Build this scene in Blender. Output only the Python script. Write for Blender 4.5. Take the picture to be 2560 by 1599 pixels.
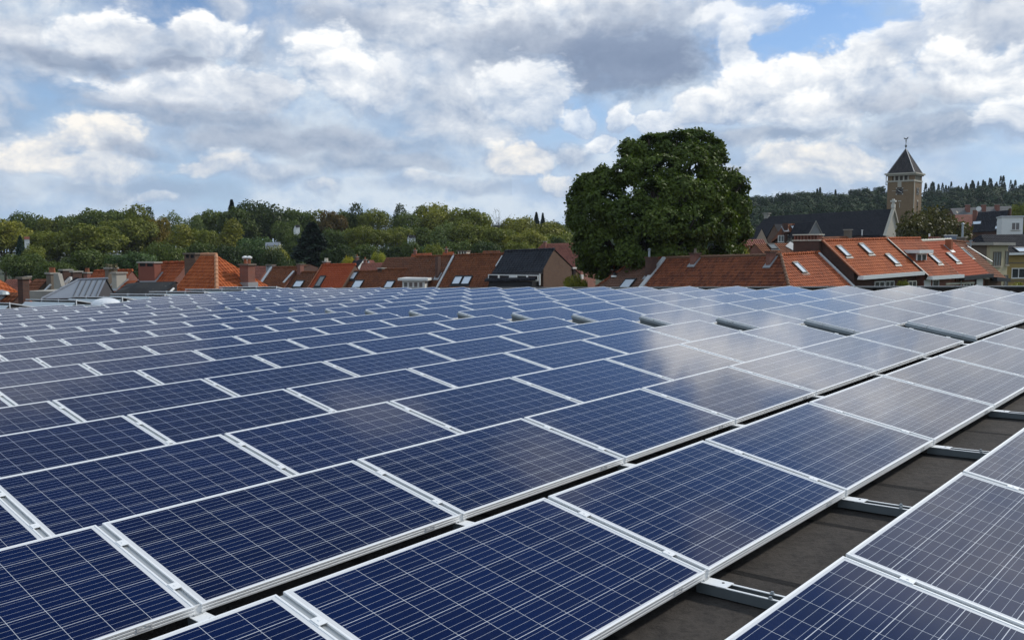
import bpy, bmesh, math, random
import numpy as np
from mathutils import Vector, Matrix, noise
rad = math.radians
for o in list(bpy.data.objects):
    bpy.data.objects.remove(o)
S = bpy.context.scene
COL = S.collection

# ------------------------------------------------------------------ camera
H = 9.6                       # eye height above the street
FPX = 2272.0                  # focal length in pixels of the 2560 px wide picture
PITCH = -0.077
cd = bpy.data.cameras.new('camera')
cam = bpy.data.objects.new('camera', cd)
COL.objects.link(cam)
cam.location = (0, 0, H)
cam.rotation_euler = (math.pi / 2 + PITCH, 0, 0)
cd.sensor_width = 36.0
cd.lens = FPX / 2560 * 36
cd.clip_start = 0.05
cd.clip_end = 9000
S.camera = cam

# ------------------------------------------------------------------ exposure, sun
S.view_settings.view_transform = 'Standard'
S.view_settings.look = 'None'
S.view_settings.exposure = 0.12
S.view_settings.gamma = 1.0
S.view_settings.use_curve_mapping = False
SUN_AZ, SUN_EL = 62.0, 36.0          # azimuth clockwise from the view direction
sd = bpy.data.lights.new('sun', 'SUN')
sun = bpy.data.objects.new('sun', sd)
COL.objects.link(sun)
sd.energy = 2.4
sd.angle = rad(6)
sd.color = (1.0, 0.94, 0.85)
sv = Vector((math.sin(rad(SUN_AZ)) * math.cos(rad(SUN_EL)), math.cos(rad(SUN_AZ)) * math.cos(rad(SUN_EL)), math.sin(rad(SUN_EL))))
sun.rotation_euler = (-sv).to_track_quat('-Z', 'Y').to_euler()
S.cycles.max_bounces = 6
S.cycles.diffuse_bounces = 3
S.cycles.glossy_bounces = 3
S.cycles.transparent_max_bounces = 6
S.cycles.use_denoising = True
S.cycles.caustics_reflective = False
S.cycles.caustics_refractive = False


# ------------------------------------------------------------------ node maths helper
class G:
    """tiny expression helper for node trees: every call adds one node and returns its output socket"""
    def __init__(s, nt):
        s.nt = nt

    def n(s, typ, **kw):
        x = s.nt.nodes.new(typ)
        for k, v in kw.items():
            setattr(x, k, v)
        return x

    def put(s, sock, v):
        if isinstance(v, bpy.types.NodeSocket):
            s.nt.links.new(v, sock)
        else:
            sock.default_value = v

    def m(s, op, a, b=0.0, c=0.0, clamp=False):
        x = s.n('ShaderNodeMath', operation=op, use_clamp=clamp)
        s.put(x.inputs[0], a); s.put(x.inputs[1], b); s.put(x.inputs[2], c)
        return x.outputs[0]

    def v(s, op, a, b=(0, 0, 0), c=(0, 0, 0)):
        x = s.n('ShaderNodeVectorMath', operation=op)
        s.put(x.inputs[0], a)
        if op == 'SCALE':
            s.put(x.inputs['Scale'], b)
        else:
            s.put(x.inputs[1], b); s.put(x.inputs[2], c)
        return x.outputs['Value'] if op in ('LENGTH', 'DOT_PRODUCT', 'DISTANCE') else x.outputs[0]

    def step(s, e0, e1, x, smooth=True, t0=0.0, t1=1.0):
        r = s.n('ShaderNodeMapRange', interpolation_type='SMOOTHSTEP' if smooth else 'LINEAR')
        s.put(r.inputs[0], x); s.put(r.inputs[1], e0); s.put(r.inputs[2], e1); s.put(r.inputs[3], t0); s.put(r.inputs[4], t1)
        return r.outputs[0]

    def mix(s, f, a, b, blend='MIX'):
        x = s.n('ShaderNodeMix', data_type='RGBA', blend_type=blend)
        s.put(x.inputs[0], f)
        for k, v in ((6, a), (7, b)):
            s.put(x.inputs[k], (*v, 1) if isinstance(v, tuple) and len(v) == 3 else v)
        return x.outputs[2]

    def noise(s, vec, scale, detail=4, rough=0.5, out=0, dist=0.0, dim='3D'):
        x = s.n('ShaderNodeTexNoise', noise_dimensions=dim)
        if vec is not None:
            s.put(x.inputs['Vector'], vec)
        x.inputs['Scale'].default_value = scale
        x.inputs['Detail'].default_value = detail
        x.inputs['Roughness'].default_value = rough
        x.inputs['Distortion'].default_value = dist
        return x.outputs[out]

    def xyz(s, v):
        x = s.n('ShaderNodeSeparateXYZ'); s.put(x.inputs[0], v)
        return x.outputs

    def comb(s, a, b, c):
        x = s.n('ShaderNodeCombineXYZ')
        s.put(x.inputs[0], a); s.put(x.inputs[1], b); s.put(x.inputs[2], c)
        return x.outputs[0]


def px_dir(px, py):
    """world direction of a pixel of the 2560 x 1599 photograph"""
    x = (px - 1280) / FPX
    z = (799.5 - py) / FPX
    c, s_ = math.cos(PITCH), math.sin(PITCH)
    return Vector((x, c - z * s_, s_ + z * c))


def px_sky(px, py):
    d = px_dir(px, py).normalized()
    return math.atan2(d.x, d.y), math.asin(d.z)


# ------------------------------------------------------------------ sky: Nishita blue with layers of cumulus
def srgb(r, g, b):
    f = lambda c: (c / 255 / 12.92) if c < 10.3 else ((c / 255 + 0.055) / 1.055) ** 2.4
    return (f(r), f(g), f(b))


def build_sky():
    w = bpy.data.worlds.new('World')
    S.world = w
    w.use_nodes = True
    nt = w.node_tree
    nt.nodes.clear()
    g = G(nt)
    STR = 0.1
    sky = g.n('ShaderNodeTexSky', sky_type='NISHITA', sun_disc=False)
    sky.sun_elevation = rad(SUN_EL)
    sky.sun_rotation = rad(SUN_AZ)
    sky.air_density = 1.0
    sky.dust_density = 0.6
    sky.ozone_density = 1.6
    d = g.v('NORMALIZE', g.n('ShaderNodeTexCoord').outputs['Generated'])
    x, y, z = g.xyz(d)
    az = g.m('ARCTAN2', x, y)
    el = g.m('ARCSINE', z)
    # stretched coordinates: clouds flatten towards the horizon
    flat = g.comb(az, g.m('MULTIPLY', el, 1.5), 0.0)
    wn = g.noise(flat, 10.0, 4, 0.5, out=1, dim='2D')
    warp = g.v('SCALE', g.v('SUBTRACT', wn, (0.5, 0.5, 0.5)), 0.055)
    P = g.v('ADD', g.comb(az, el, 0.0), g.v('MULTIPLY', warp, (1.0, 0.8, 0.0)))
    wob = g.v('MULTIPLY_ADD', g.v('SUBTRACT', wn, (0.5, 0.5, 0.5)), (0.035, 0.035, 0.0), flat)

    def puffs(vec):
        t = g.n('ShaderNodeTexVoronoi', feature='SMOOTH_F1', voronoi_dimensions='2D')
        g.put(t.inputs['Vector'], vec)
        t.inputs['Scale'].default_value = 19.0
        t.inputs['Detail'].default_value = 3.0
        t.inputs['Roughness'].default_value = 0.55
        t.inputs['Lacunarity'].default_value = 2.3
        t.inputs['Smoothness'].default_value = 0.25
        t.normalize = True
        return t.outputs['Distance']
    fine = g.m('SUBTRACT', g.noise(flat, 42.0, 4, 0.6, dim='2D'), 0.5)
    v1 = puffs(wob)
    edge = g.m('ADD', g.m('MULTIPLY', g.m('SUBTRACT', v1, 0.32), 2.0), g.m('MULTIPLY', fine, 0.8))
    # billows lit from above and the right: difference of the same puffs at two places
    v2 = puffs(g.v('ADD', wob, (0.006, 0.022, 0.0)))
    relief = g.m('ADD', g.m('MULTIPLY', g.m('SUBTRACT', v2, v1), 1.1), g.m('MULTIPLY', fine, 0.35))
    soft = g.m('MULTIPLY', g.m('SUBTRACT', g.noise(flat, 7.0, 4, 0.5, dim='2D'), 0.5), 1.0)
    K = 1 / STR
    c10 = lambda r, g_, b, k=1.0: tuple(c * K * k for c in srgb(r, g_, b))
    # open sky
    col = g.v('MULTIPLY', sky.outputs[0], (0.72, 0.88, 1.10))
    col = g.v('SCALE', col, g.step(0.27, 0.62, el, True, 1.0, 0.58))
    hz = g.step(0.0, 0.30, el, True, 1.0, 0.0)
    col = g.mix(g.m('MULTIPLY', hz, 0.62), col, c10(176, 204, 238))
    # thin veil of grey blue cloud covering most of it
    veil = g.mix(g.step(-0.22, 0.22, g.m('ADD', soft, g.m('MULTIPLY', relief, 0.6))), c10(172, 194, 220), c10(210, 222, 234))
    veil_a = g.step(-0.32, 0.0, g.m('ADD', soft, g.m('MULTIPLY', edge, 0.12)))
    # holes of blue: (px, py, rx, ry, strength)
    HOLES = [(430, 15, 200, 85, 1.0), (60, 245, 210, 75, .9), (2010, 120, 330, 120, 1.15), (1450, 285, 90, 28, .7),
             (1250, -1080, 1700, 900, 1.3), (1330, -330, 420, 260, 1.2), (2240, 640, 0, 0, 0)]
    hole = None
    for px, py, rx, ry, st in HOLES:
        if not rx:
            continue
        ca, ce = px_sky(px, py)
        sx, sy = FPX / rx, FPX / ry
        Q = P if hole is None else g.v('MULTIPLY_ADD', g.comb(hole, hole, hole), (1e-9, 1e-9, 1e-9), P)
        q = g.v('MULTIPLY_ADD', Q, (sx, sy, 0), (-ca * sx, -ce * sy, 0))
        a = g.m('MULTIPLY', g.step(1.15, 0.55, g.m('ADD', g.v('LENGTH', q), g.m('MULTIPLY', edge, 0.35))), st, clamp=True)
        hole = a if hole is None else g.m('MAXIMUM', hole, a)
    veil_a = g.m('MULTIPLY', g.m('MAXIMUM', veil_a, 0.35), g.m('SUBTRACT', 1.0, hole), clamp=True)
    col = g.mix(veil_a, col, veil)
    # clouds, far ones first: (px, py, rx, ry, kind, opacity)
    # w white cumulus, m warm white, g grey smooth, d dark grey base, f faint white
    # kind: (greyness 0 dark .. 1 white, height gain, shade bias, warmth, crisp outline)
    KIND = {'w': (1.0, 0.46, 0.60, 0.0, True), 'b': (1.4, 0.40, 0.72, 0.0, True), 'm': (1.0, 0.44, 0.60, 1.0, True), 'f': (0.74, 0.33, 0.52, 0.0, False),
            'g': (0.36, 0.2, 0.4, 0.0, False), 'd': (0.0, 0.2, 0.45, 0.0, False)}
    CL = [  # overhead and beside the frame: seen only in the panels
        (190, -200, 330, 200, 'f', 1.0), (-250, 150, 260, 420, 'f', 1.0), (-30, -430, 400, 200, 'f', .9), (-60, -680, 360, 190, 'g', .75), (330, -560, 230, 90, 'g', .45), (420, -400, 170, 80, 'g', .7),
        (1950, -190, 180, 110, 'b', 1.0), (2130, -160, 170, 90, 'b', 1.0), (2060, -340, 110, 80, 'f', .7), (2440, -190, 220, 110, 'b', .9), (2560, -420, 240, 80, 'g', .5), (2240, -800, 160, 70, 'g', .55), (2750, -760, 200, 110, 'g', .6),
        (1640, -660, 160, 90, 'g', .6), (2780, -60, 260, 330, 'w', 1.0), (2950, -520, 300, 260, 'f', .9), (900, -250, 120, 50, 'f', .5), (1100, -620, 170, 60, 'g', .5),
        # high part of the picture
        (20, 110, 190, 110, 'f', 1.0), (560, 10, 60, 60, 'f', .9), (1000, 70, 380, 150, 'f', .95), (640, 120, 50, 70, 'g', .8),
        (1230, 130, 260, 140, 'f', .9), (870, 52, 120, 45, 'g', .8), (1130, 75, 160, 60, 'f', .7), (1400, 40, 300, 95, 'w', 1.0),
        (1640, 40, 260, 90, 'f', .9), (1585, 145, 350, 112, 'd', 1.0), (1330, 125, 190, 75, 'd', .6), (1500, 205, 160, 45, 'd', .9), (1260, 110, 90, 70, 'g', .7),
        (1840, 52, 150, 42, 'w', .8), (1860, 130, 50, 90, 'w', .9),
        # long grey bands lower down
        (760, 350, 420, 55, 'g', .85), (520, 300, 330, 36, 'g', .8), (950, 410, 260, 40, 'g', .7), (1900, 335, 300, 40, 'g', .8),
        (2330, 330, 200, 60, 'g', .8), (2120, 470, 260, 30, 'f', .5), (1160, 470, 260, 25, 'f', .6), (350, 470, 260, 36, 'g', .5), (1950, 420, 500, 60, 'f', .6), (1500, 480, 220, 40, 'f', .5),
        # white heaps
        (1150, 270, 230, 110, 'f', .9), (1200, 330, 120, 45, 'f', .9), (1000, 180, 90, 90, 'f', .8), (1310, 225, 110, 100, 'w', .9),
        (1290, 400, 85, 52, 'm', 1.0), (1400, 385, 90, 45, 'f', .9), (1400, 460, 90, 28, 'm', .9), (1510, 345, 60, 38, 'w', .9), (1565, 295, 50, 36, 'w', .9),
        (1440, 300, 60, 26, 'w', .8), (1660, 300, 60, 36, 'w', .9),
        (840, 165, 105, 92, 'w', 1.0), (900, 215, 130, 70, 'w', .9), (980, 205, 70, 50, 'f', .8),
        (500, 218, 250, 68, 'w', 1.0), (640, 225, 110, 60, 'f', .9), (330, 250, 170, 40, 'f', .9), (420, 280, 280, 24, 'g', .8),
        (250, 88, 120, 62, 'w', 1.0), (520, 92, 110, 58, 'w', 1.0), (390, 125, 190, 55, 'f', .9), (200, 152, 140, 27, 'd', .85), (440, 158, 110, 24, 'd', .75),
        (240, 345, 160, 52, 'm', 1.0), (75, 385, 110, 60, 'm', 1.0), (200, 415, 190, 34, 'm', .8), (320, 382, 110, 22, 'g', .85),
        (535, 410, 80, 32, 'm', .9), (680, 438, 130, 26, 'f', .8), (800, 470, 70, 22, 'm', .7), (1035, 460, 60, 20, 'm', .7), (400, 492, 70, 16, 'm', .7),
        (1800, 262, 120, 42, 'w', 1.0), (1940, 232, 190, 78, 'w', 1.0), (2110, 200, 180, 90, 'w', 1.0), (2010, 275, 150, 45, 'w', .9), (2230, 130, 90, 80, 'w', .9),
        (2430, 70, 220, 100, 'f', 1.0), (2340, 45, 60, 60, 'w', .9), (2400, 175, 130, 62, 'w', 1.0), (2520, 165, 110, 60, 'w', 1.0), (2340, 205, 60, 36, 'w', .9), (2470, 215, 120, 50, 'w', .8),
        (2520, 305, 70, 55, 'w', .9), (2250, 250, 190, 34, 'g', .6), (1990, 395, 90, 42, 'm', .9), (2120, 385, 110, 50, 'm', .9), (2070, 430, 130, 25, 'm', .8), (1880, 440, 80, 30, 'f', .8),
    ]
    TOP = 0.335
    base = col

    def layers(inside):
        V = None            # (greyness, shade, warmth) of the topmost cloud;  A = how much of the open sky it hides
        A = None
        for px, py, rx, ry, kd, op in CL:
            gr, amp, bias, warm, crisp = KIND[kd]
            ca, ce = px_sky(px, py)
            if not inside(ca, ce, 1.7 * rx / FPX + .03, 1.7 * ry / FPX + .03):
                continue
            sx, sy = FPX / rx, FPX / ry
            # the tiny term only orders the evaluation, so that the node stack stays small
            Q = P if V is None else g.v('MULTIPLY_ADD', V, (1e-9, 1e-9, 1e-9), P)
            q = g.v('MULTIPLY_ADD', Q, (sx, sy, 0), (-ca * sx, -ce * sy, 0))
            a = g.step(1.25 if not crisp else 1.16 if kd == 'm' else 1.10, 0.30 if not crisp else 0.52 if kd == 'm' else 0.72, g.m('MULTIPLY_ADD', edge, 0.55 if crisp else 0.5, g.v('LENGTH', q)), True, 0.0, op)
            t = g.v('MULTIPLY_ADD', q, (0, amp, 0), (gr, bias, warm))
            if V is None:
                V, A = t, a
            else:
                x_ = g.n('ShaderNodeMix', data_type='VECTOR')
                g.put(x_.inputs[0], a); g.put(x_.inputs[4], V); g.put(x_.inputs[5], t)
                V = x_.outputs[1]
                A = g.m('MAXIMUM', A, a)
        gr, sh, wm = g.xyz(V)
        sh = g.m('MULTIPLY_ADD', relief, g.m('MULTIPLY_ADD', gr, 1.15, 0.25), sh, clamp=True)
        hi = g.mix(wm, g.mix(gr, c10(160, 175, 199), c10(252, 253, 253, 1.0)), c10(253, 249, 242, .97))
        lo = g.mix(gr, c10(102, 120, 149), c10(163, 181, 206))
        c = g.v('SCALE', g.mix(sh, lo, hi), g.m('MAXIMUM', gr, 1.0))
        c = g.mix(A, base, c)
        b_ = g.n('ShaderNodeBackground')
        nt.links.new(c, b_.inputs[0])
        b_.inputs[1].default_value = STR
        return b_.outputs[0]

    def choose(f, a, b):
        m_ = g.n('ShaderNodeMixShader')
        nt.links.new(f, m_.inputs[0]); nt.links.new(a, m_.inputs[1]); nt.links.new(b, m_.inputs[2])
        return m_.outputs[0]
    left = layers(lambda a, e, ra, re: a - ra < 0 and e - re < TOP)
    right = layers(lambda a, e, ra, re: a + ra > 0 and e - re < TOP)
    low = choose(g.m('GREATER_THAN', az, 0.0), left, right)
    high = layers(lambda a, e, ra, re: e + re > TOP)
    sh_ = choose(g.m('GREATER_THAN', el, TOP), low, high)
    out = g.n('ShaderNodeOutputWorld')
    nt.links.new(sh_, out.inputs[0])
    w.cycles.sampling_method = 'MANUAL'
    w.cycles.sample_map_resolution = 512


build_sky()


# ================================================================== helpers: materials
MATS = {}


def new_mat(name):
    m = bpy.data.materials.new(name)
    m.use_nodes = True
    nt = m.node_tree
    nt.nodes.clear()
    g = G(nt)
    p = g.n('ShaderNodeBsdfPrincipled')
    o = g.n('ShaderNodeOutputMaterial')
    nt.links.new(p.outputs[0], o.inputs[0])
    return m, g, p, o


def plain(name, c, rough=0.6, metal=0.0, var=0.15, scale=3.0, spec=0.4, bump=0.0):
    """one colour with soft mottling"""
    if name in MATS:
        return MATS[name]
    m, g, p, o = new_mat(name)
    vec = g.n('ShaderNodeTexCoord').outputs['Object']
    n = g.noise(vec, scale, 5, 0.6)
    a = tuple(x * (1 - var) for x in c)
    b = tuple(min(1, x * (1 + var)) for x in c)
    g.put(p.inputs['Base Color'], g.mix(n, a, b))
    p.inputs['Roughness'].default_value = rough
    p.inputs['Metallic'].default_value = metal
    p.inputs['Specular IOR Level'].default_value = spec
    if bump:
        bn = g.n('ShaderNodeBump')
        bn.inputs['Strength'].default_value = bump
        bn.inputs['Distance'].default_value = 0.02
        g.put(bn.inputs['Height'], g.noise(vec, scale * 8, 3, 0.6))
        g.nt.links.new(bn.outputs[0], p.inputs['Normal'])
    MATS[name] = m
    return m


def tile_mat(name, c1, c2, c3, stain=0.4, tw=0.24, th=0.30, gloss=0.55, moss=0.0):
    """clay roof tiles: every tile its own tone, weathering in patches, rolls across the slope (UV in metres)"""
    if name in MATS:
        return MATS[name]
    m, g, p, o = new_mat(name)
    uv = g.n('ShaderNodeUVMap').outputs[0]
    u, v, _ = g.xyz(uv)
    iu = g.m('FLOOR', g.m('DIVIDE', u, tw))
    iv = g.m('FLOOR', g.m('DIVIDE', v, th))
    wn = g.n('ShaderNodeTexWhiteNoise', noise_dimensions='2D')
    g.put(wn.inputs['Vector'], g.comb(iu, iv, 0))
    patch = g.noise(uv, 0.55, 5, 0.62)
    streak = g.noise(g.v('MULTIPLY', uv, (2.2, 0.35, 1)), 1.0, 4, 0.6)
    tone = g.m('ADD', g.m('MULTIPLY', wn.outputs['Value'], 0.45), g.m('MULTIPLY', patch, 0.75))
    col = g.mix(g.step(0.25, 0.85, tone), c1, c2)
    col = g.mix(g.m('MULTIPLY', g.step(0.5, 0.75, streak), stain), col, c3)
    if moss:
        sp = g.noise(uv, 5.0, 3, 0.7)
        col = g.mix(g.m('MULTIPLY', g.step(0.62, 0.72, sp), moss), col, (0.30, 0.29, 0.24))
    g.put(p.inputs['Base Color'], col)
    p.inputs['Roughness'].default_value = min(0.9, gloss + 0.2)
    p.inputs['Specular IOR Level'].default_value = 0.15
    roll = g.m('SINE', g.m('MULTIPLY', u, 2 * math.pi / tw))
    bn = g.n('ShaderNodeBump')
    bn.inputs['Strength'].default_value = 0.9
    bn.inputs['Distance'].default_value = 0.035
    g.put(bn.inputs['Height'], roll)
    g.nt.links.new(bn.outputs[0], p.inputs['Normal'])
    MATS[name] = m
    return m


def brick_mat(name, c1, c2, mortar=(0.25, 0.23, 0.2)):
    if name in MATS:
        return MATS[name]
    m, g, p, o = new_mat(name)
    vec = g.n('ShaderNodeTexCoord').outputs['Object']
    x, y, z = g.xyz(vec)
    b = g.n('ShaderNodeTexBrick')
    g.put(b.inputs['Vector'], g.comb(g.m('ADD', x, y), z, 0))
    b.inputs['Color1'].default_value = (*c1, 1)
    b.inputs['Color2'].default_value = (*c2, 1)
    b.inputs['Mortar'].default_value = (*mortar, 1)
    b.inputs['Scale'].default_value = 1.0
    b.inputs['Brick Width'].default_value = 0.22
    b.inputs['Row Height'].default_value = 0.075
    b.inputs['Mortar Size'].default_value = 0.008
    st = g.noise(vec, 0.6, 5, 0.65)
    col = g.mix(g.m('MULTIPLY', g.step(0.45, 0.75, st), 0.45), b.outputs[0], tuple(x * 0.55 for x in c1))
    g.put(p.inputs['Base Color'], col)
    p.inputs['Roughness'].default_value = 0.85
    p.inputs['Specular IOR Level'].default_value = 0.2
    MATS[name] = m
    return m


ALU = plain('aluminium', (0.86, 0.87, 0.87), 0.5, 0.12, 0.03, 6, 0.5)
ALU_DULL = plain('mill_aluminium', (0.36, 0.37, 0.36), 0.45, 0.5, 0.1, 12)
GALV = plain('galvanised_steel', (0.34, 0.38, 0.40), 0.5, 0.45, 0.18, 9)
RAILDARK = plain('dark_steel', (0.15, 0.17, 0.178), 0.55, 0.4, 0.2, 9)
WHITE = plain('white_paint', (0.78, 0.78, 0.75), 0.5, 0, 0.06, 2)
CREAM = plain('cream_paint', (0.66, 0.62, 0.50), 0.6, 0, 0.08, 2)
LEAD = plain('lead_flashing', (0.30, 0.31, 0.32), 0.55, 0.2, 0.2, 2)
LEADLIGHT = plain('pale_zinc_flashing', (0.52, 0.53, 0.53), 0.5, 0.1, 0.15, 2)
ZINC = plain('zinc_sheet', (0.30, 0.32, 0.35), 0.42, 0.5, 0.12, 1.2)
ZINCDARK = plain('dark_zinc_cladding', (0.10, 0.105, 0.115), 0.5, 0.3, 0.15, 1.2)
DARK = plain('dark_opening', (0.012, 0.012, 0.013), 0.7, 0, 0.1, 2)
BLACKTRIM = plain('black_trim', (0.022, 0.023, 0.025), 0.5, 0, 0.2, 2)
SLATE = tile_mat('slate_roofing', (0.022, 0.023, 0.028), (0.036, 0.036, 0.041), (0.019, 0.019, 0.022), 0.4, 0.3, 0.22, 0.75)
BLACKTILE = tile_mat('black_glazed_tiles', (0.022, 0.024, 0.030), (0.035, 0.038, 0.046), (0.018, 0.019, 0.022), 0.3, 0.3, 0.34, 0.45)
ORANGE = tile_mat('orange_clay_tiles', (0.30, 0.070, 0.021), (0.41, 0.108, 0.034), (0.13, 0.045, 0.024), 0.6, moss=.22)
ORANGE2 = tile_mat('weathered_orange_tiles', (0.25, 0.062, 0.024), (0.37, 0.096, 0.035), (0.11, 0.044, 0.025), 0.65, moss=.3)
BRIGHT = tile_mat('new_red_orange_tiles', (0.32, 0.062, 0.022), (0.38, 0.080, 0.029), (0.24, 0.055, 0.023), 0.3)
BROWN = tile_mat('brown_clay_tiles', (0.130, 0.045, 0.020), (0.205, 0.072, 0.031), (0.080, 0.036, 0.022), 0.5)
BROWN2 = tile_mat('mossy_brown_tiles', (0.115, 0.046, 0.024), (0.17, 0.066, 0.033), (0.07, 0.042, 0.030), 0.5, moss=0.7)
REDBROWN = tile_mat('red_brown_pantiles', (0.120, 0.040, 0.024), (0.24, 0.078, 0.036), (0.07, 0.032, 0.022), 0.6, 0.25, 0.33)
GREYTILE = tile_mat('grey_brown_tiles', (0.13, 0.072, 0.050), (0.18, 0.098, 0.068), (0.10, 0.06, 0.045), 0.4)
DUSTY = tile_mat('dusty_red_tiles', (0.20, 0.075, 0.055), (0.26, 0.10, 0.07), (0.14, 0.06, 0.05), 0.4)
BRICKRED = brick_mat('red_brick', (0.26, 0.075, 0.045), (0.20, 0.06, 0.04))
BRICKDARK = brick_mat('dark_brick', (0.120, 0.056, 0.040), (0.085, 0.043, 0.034), (0.09, 0.08, 0.07))
BRICKBROWN = brick_mat('brown_brick', (0.16, 0.085, 0.055), (0.12, 0.065, 0.045), (0.2, 0.17, 0.14))
BRICKTOWER = brick_mat('ochre_brown_brick', (0.235, 0.155, 0.085), (0.185, 0.120, 0.068), (0.26, 0.21, 0.14))
RENDER = plain('grey_cement_render', (0.33, 0.31, 0.27), 0.85, 0, 0.25, 1.2)
RENDERDARK = plain('weathered_render', (0.16, 0.13, 0.10), 0.85, 0, 0.3, 1.0)
CREAMWALL = plain('cream_render', (0.45, 0.39, 0.25), 0.85, 0, 0.12, 1.0)
YELLOWWALL = plain('yellow_brown_render', (0.34, 0.24, 0.085), 0.85, 0, 0.15, 1.0)
STONE = plain('pale_stone', (0.42, 0.39, 0.32), 0.8, 0, 0.2, 1.5)
TERRACOTTA = plain('terracotta', (0.32, 0.11, 0.05), 0.8, 0, 0.25, 4)
BARK = plain('bark', (0.07, 0.055, 0.04), 0.9, 0, 0.3, 3)
BIRCHBARK = plain('pale_bark', (0.45, 0.43, 0.38), 0.8, 0, 0.3, 3)


def glass_mat(name, c, rough=0.06):
    m, g, p, o = new_mat(name)
    p.inputs['Base Color'].default_value = (*c, 1)
    p.inputs['Roughness'].default_value = rough
    p.inputs['Specular IOR Level'].default_value = 0.6
    MATS[name] = m
    return m


PANE = glass_mat('window_glass', (0.03, 0.035, 0.04))
PANE_SKY = glass_mat('pale_skylight_glass', (0.62, 0.68, 0.74), 0.12)  # skylight panes get an even pale blue-white base colour
PANE_GREY = glass_mat('curtained_glass', (0.16, 0.17, 0.165), 0.1)


# ================================================================== helpers: meshes and objects
def link(o, parent=None):
    COL.objects.link(o)
    if parent is not None:
        o.parent = parent
    return o


def thing(name, label, cat, loc=(0, 0, 0), rz=0.0, group=None, kind=None):
    o = bpy.data.objects.new(name, None)
    o.empty_display_size = 0.3
    o.location = loc
    o.rotation_euler = (0, 0, rz)
    link(o)
    tag(o, label, cat, group, kind)
    return o


def tag(o, label=None, cat=None, group=None, kind=None):
    for k, v in (('label', label), ('category', cat), ('group', group), ('kind', kind)):
        if v:
            o[k] = v
    return o


class MB:
    """collects faces (optionally with UVs in metres) and links them as one mesh object"""
    def __init__(s):
        s.v, s.f, s.uv, s.sm = [], [], [], []

    def face(s, pts, uvs=None):
        i = len(s.v)
        s.v += [tuple(p) for p in pts]
        s.f.append(tuple(range(i, i + len(pts))))
        s.uv += list(uvs) if uvs else [(p[0], p[2]) for p in pts]
        return s

    def hexa(s, b, t):
        """eight corners: bottom ring, top ring (same winding)"""
        n = len(b)
        s.face(list(reversed(b)))
        s.face(t)
        for i in range(n):
            j = (i + 1) % n
            s.face([b[i], b[j], t[j], t[i]])
        return s

    def box(s, x0, x1, y0, y1, z0, z1, M=None):
        b = [Vector((x0, y0, z0)), Vector((x1, y0, z0)), Vector((x1, y1, z0)), Vector((x0, y1, z0))]
        t = [Vector((p.x, p.y, z1)) for p in b]
        if M is not None:
            b = [M @ p for p in b]; t = [M @ p for p in t]
        return s.hexa(b, t)

    def tube(s, pts, rads, n=8, cap=True):
        rings = []
        for i, p in enumerate(pts):
            p = Vector(p)
            a = Vector(pts[max(i - 1, 0)]); c = Vector(pts[min(i + 1, len(pts) - 1)])
            d = (c - a).normalized()
            x = d.orthogonal().normalized() if i == 0 else (px_ - d * px_.dot(d)).normalized()
            px_ = x
            y = d.cross(x)
            r = rads[i] if isinstance(rads, (list, tuple)) else rads
            rings.append([p + (x * math.cos(2 * math.pi * k / n) + y * math.sin(2 * math.pi * k / n)) * r for k in range(n)])
        for a, b in zip(rings, rings[1:]):
            for k in range(n):
                s.face([a[k], a[(k + 1) % n], b[(k + 1) % n], b[k]])
        if cap:
            s.face(list(reversed(rings[0]))); s.face(rings[-1])
        return s

    def build(s, name, mat, parent=None, smooth=False):
        me = bpy.data.meshes.new(name)
        me.from_pydata(s.v, [], s.f)
        ul = me.uv_layers.new(name='UVMap')
        ul.data.foreach_set('uv', np.array(s.uv, dtype=np.float32).ravel())
        if smooth:
            me.polygons.foreach_set('use_smooth', [True] * len(me.polygons))
        me.materials.append(mat)
        me.update()
        o = bpy.data.objects.new(name, me)
        return link(o, parent)


def dup(root, loc=None, rz=None):
    """a copy of a thing with copies of its parts and sub-parts"""
    r = root.copy(); COL.objects.link(r)
    if loc is not None:
        r.location = loc
    if rz is not None:
        r.rotation_euler = (0, 0, rz)
    for ch in list(root.children):
        c = ch.copy(); COL.objects.link(c); c.parent = r
        for gc in ch.children:
            d = gc.copy(); COL.objects.link(d); d.parent = c
    return r


def ordinal(n):
    return ['first', 'second', 'third', 'fourth', 'fifth', 'sixth', 'seventh', 'eighth', 'ninth', 'tenth', 'eleventh', 'twelfth', 'thirteenth',
            'fourteenth', 'fifteenth', 'sixteenth', 'seventeenth', 'eighteenth', 'nineteenth', 'twentieth', 'twenty-first', 'twenty-second'][n - 1]


# ================================================================== the flat roof and its solar panels
# grid axes: +x along a row, -y down the tilt of the panels, z off the roof; fitted to the photograph
TH = 0.2099                    # tilt of the panels
GC = Vector((-2.0189, -4.7117, 1.637))     # the camera in grid axes
GYAW, GROLL = 0.7279, -0.04
PL, PW, GAP, PITCHROW = 1.65, 0.992, 0.033, 1.6222
STEP = PL + GAP


def grid_matrix():
    fw = Vector((math.cos(GYAW) * math.cos(PITCH), math.sin(GYAW) * math.cos(PITCH), math.sin(PITCH)))
    rt = Vector((math.sin(GYAW), -math.cos(GYAW), 0))
    up = rt.cross(fw)
    r2 = rt * math.cos(GROLL) + up * math.sin(GROLL)
    u2 = -rt * math.sin(GROLL) + up * math.cos(GROLL)
    F = Vector((0, math.cos(PITCH), math.sin(PITCH)))
    R = Vector((1, 0, 0))
    U = R.cross(F)
    B = Matrix((r2, fw, u2))
    Wm = Matrix((R, F, U)).transposed()
    rot = (Wm @ B).to_4x4()
    return Matrix.Translation((0, 0, H)) @ rot @ Matrix.Translation(-GC)


GM = grid_matrix()
GROT = GM.to_euler()


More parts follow.
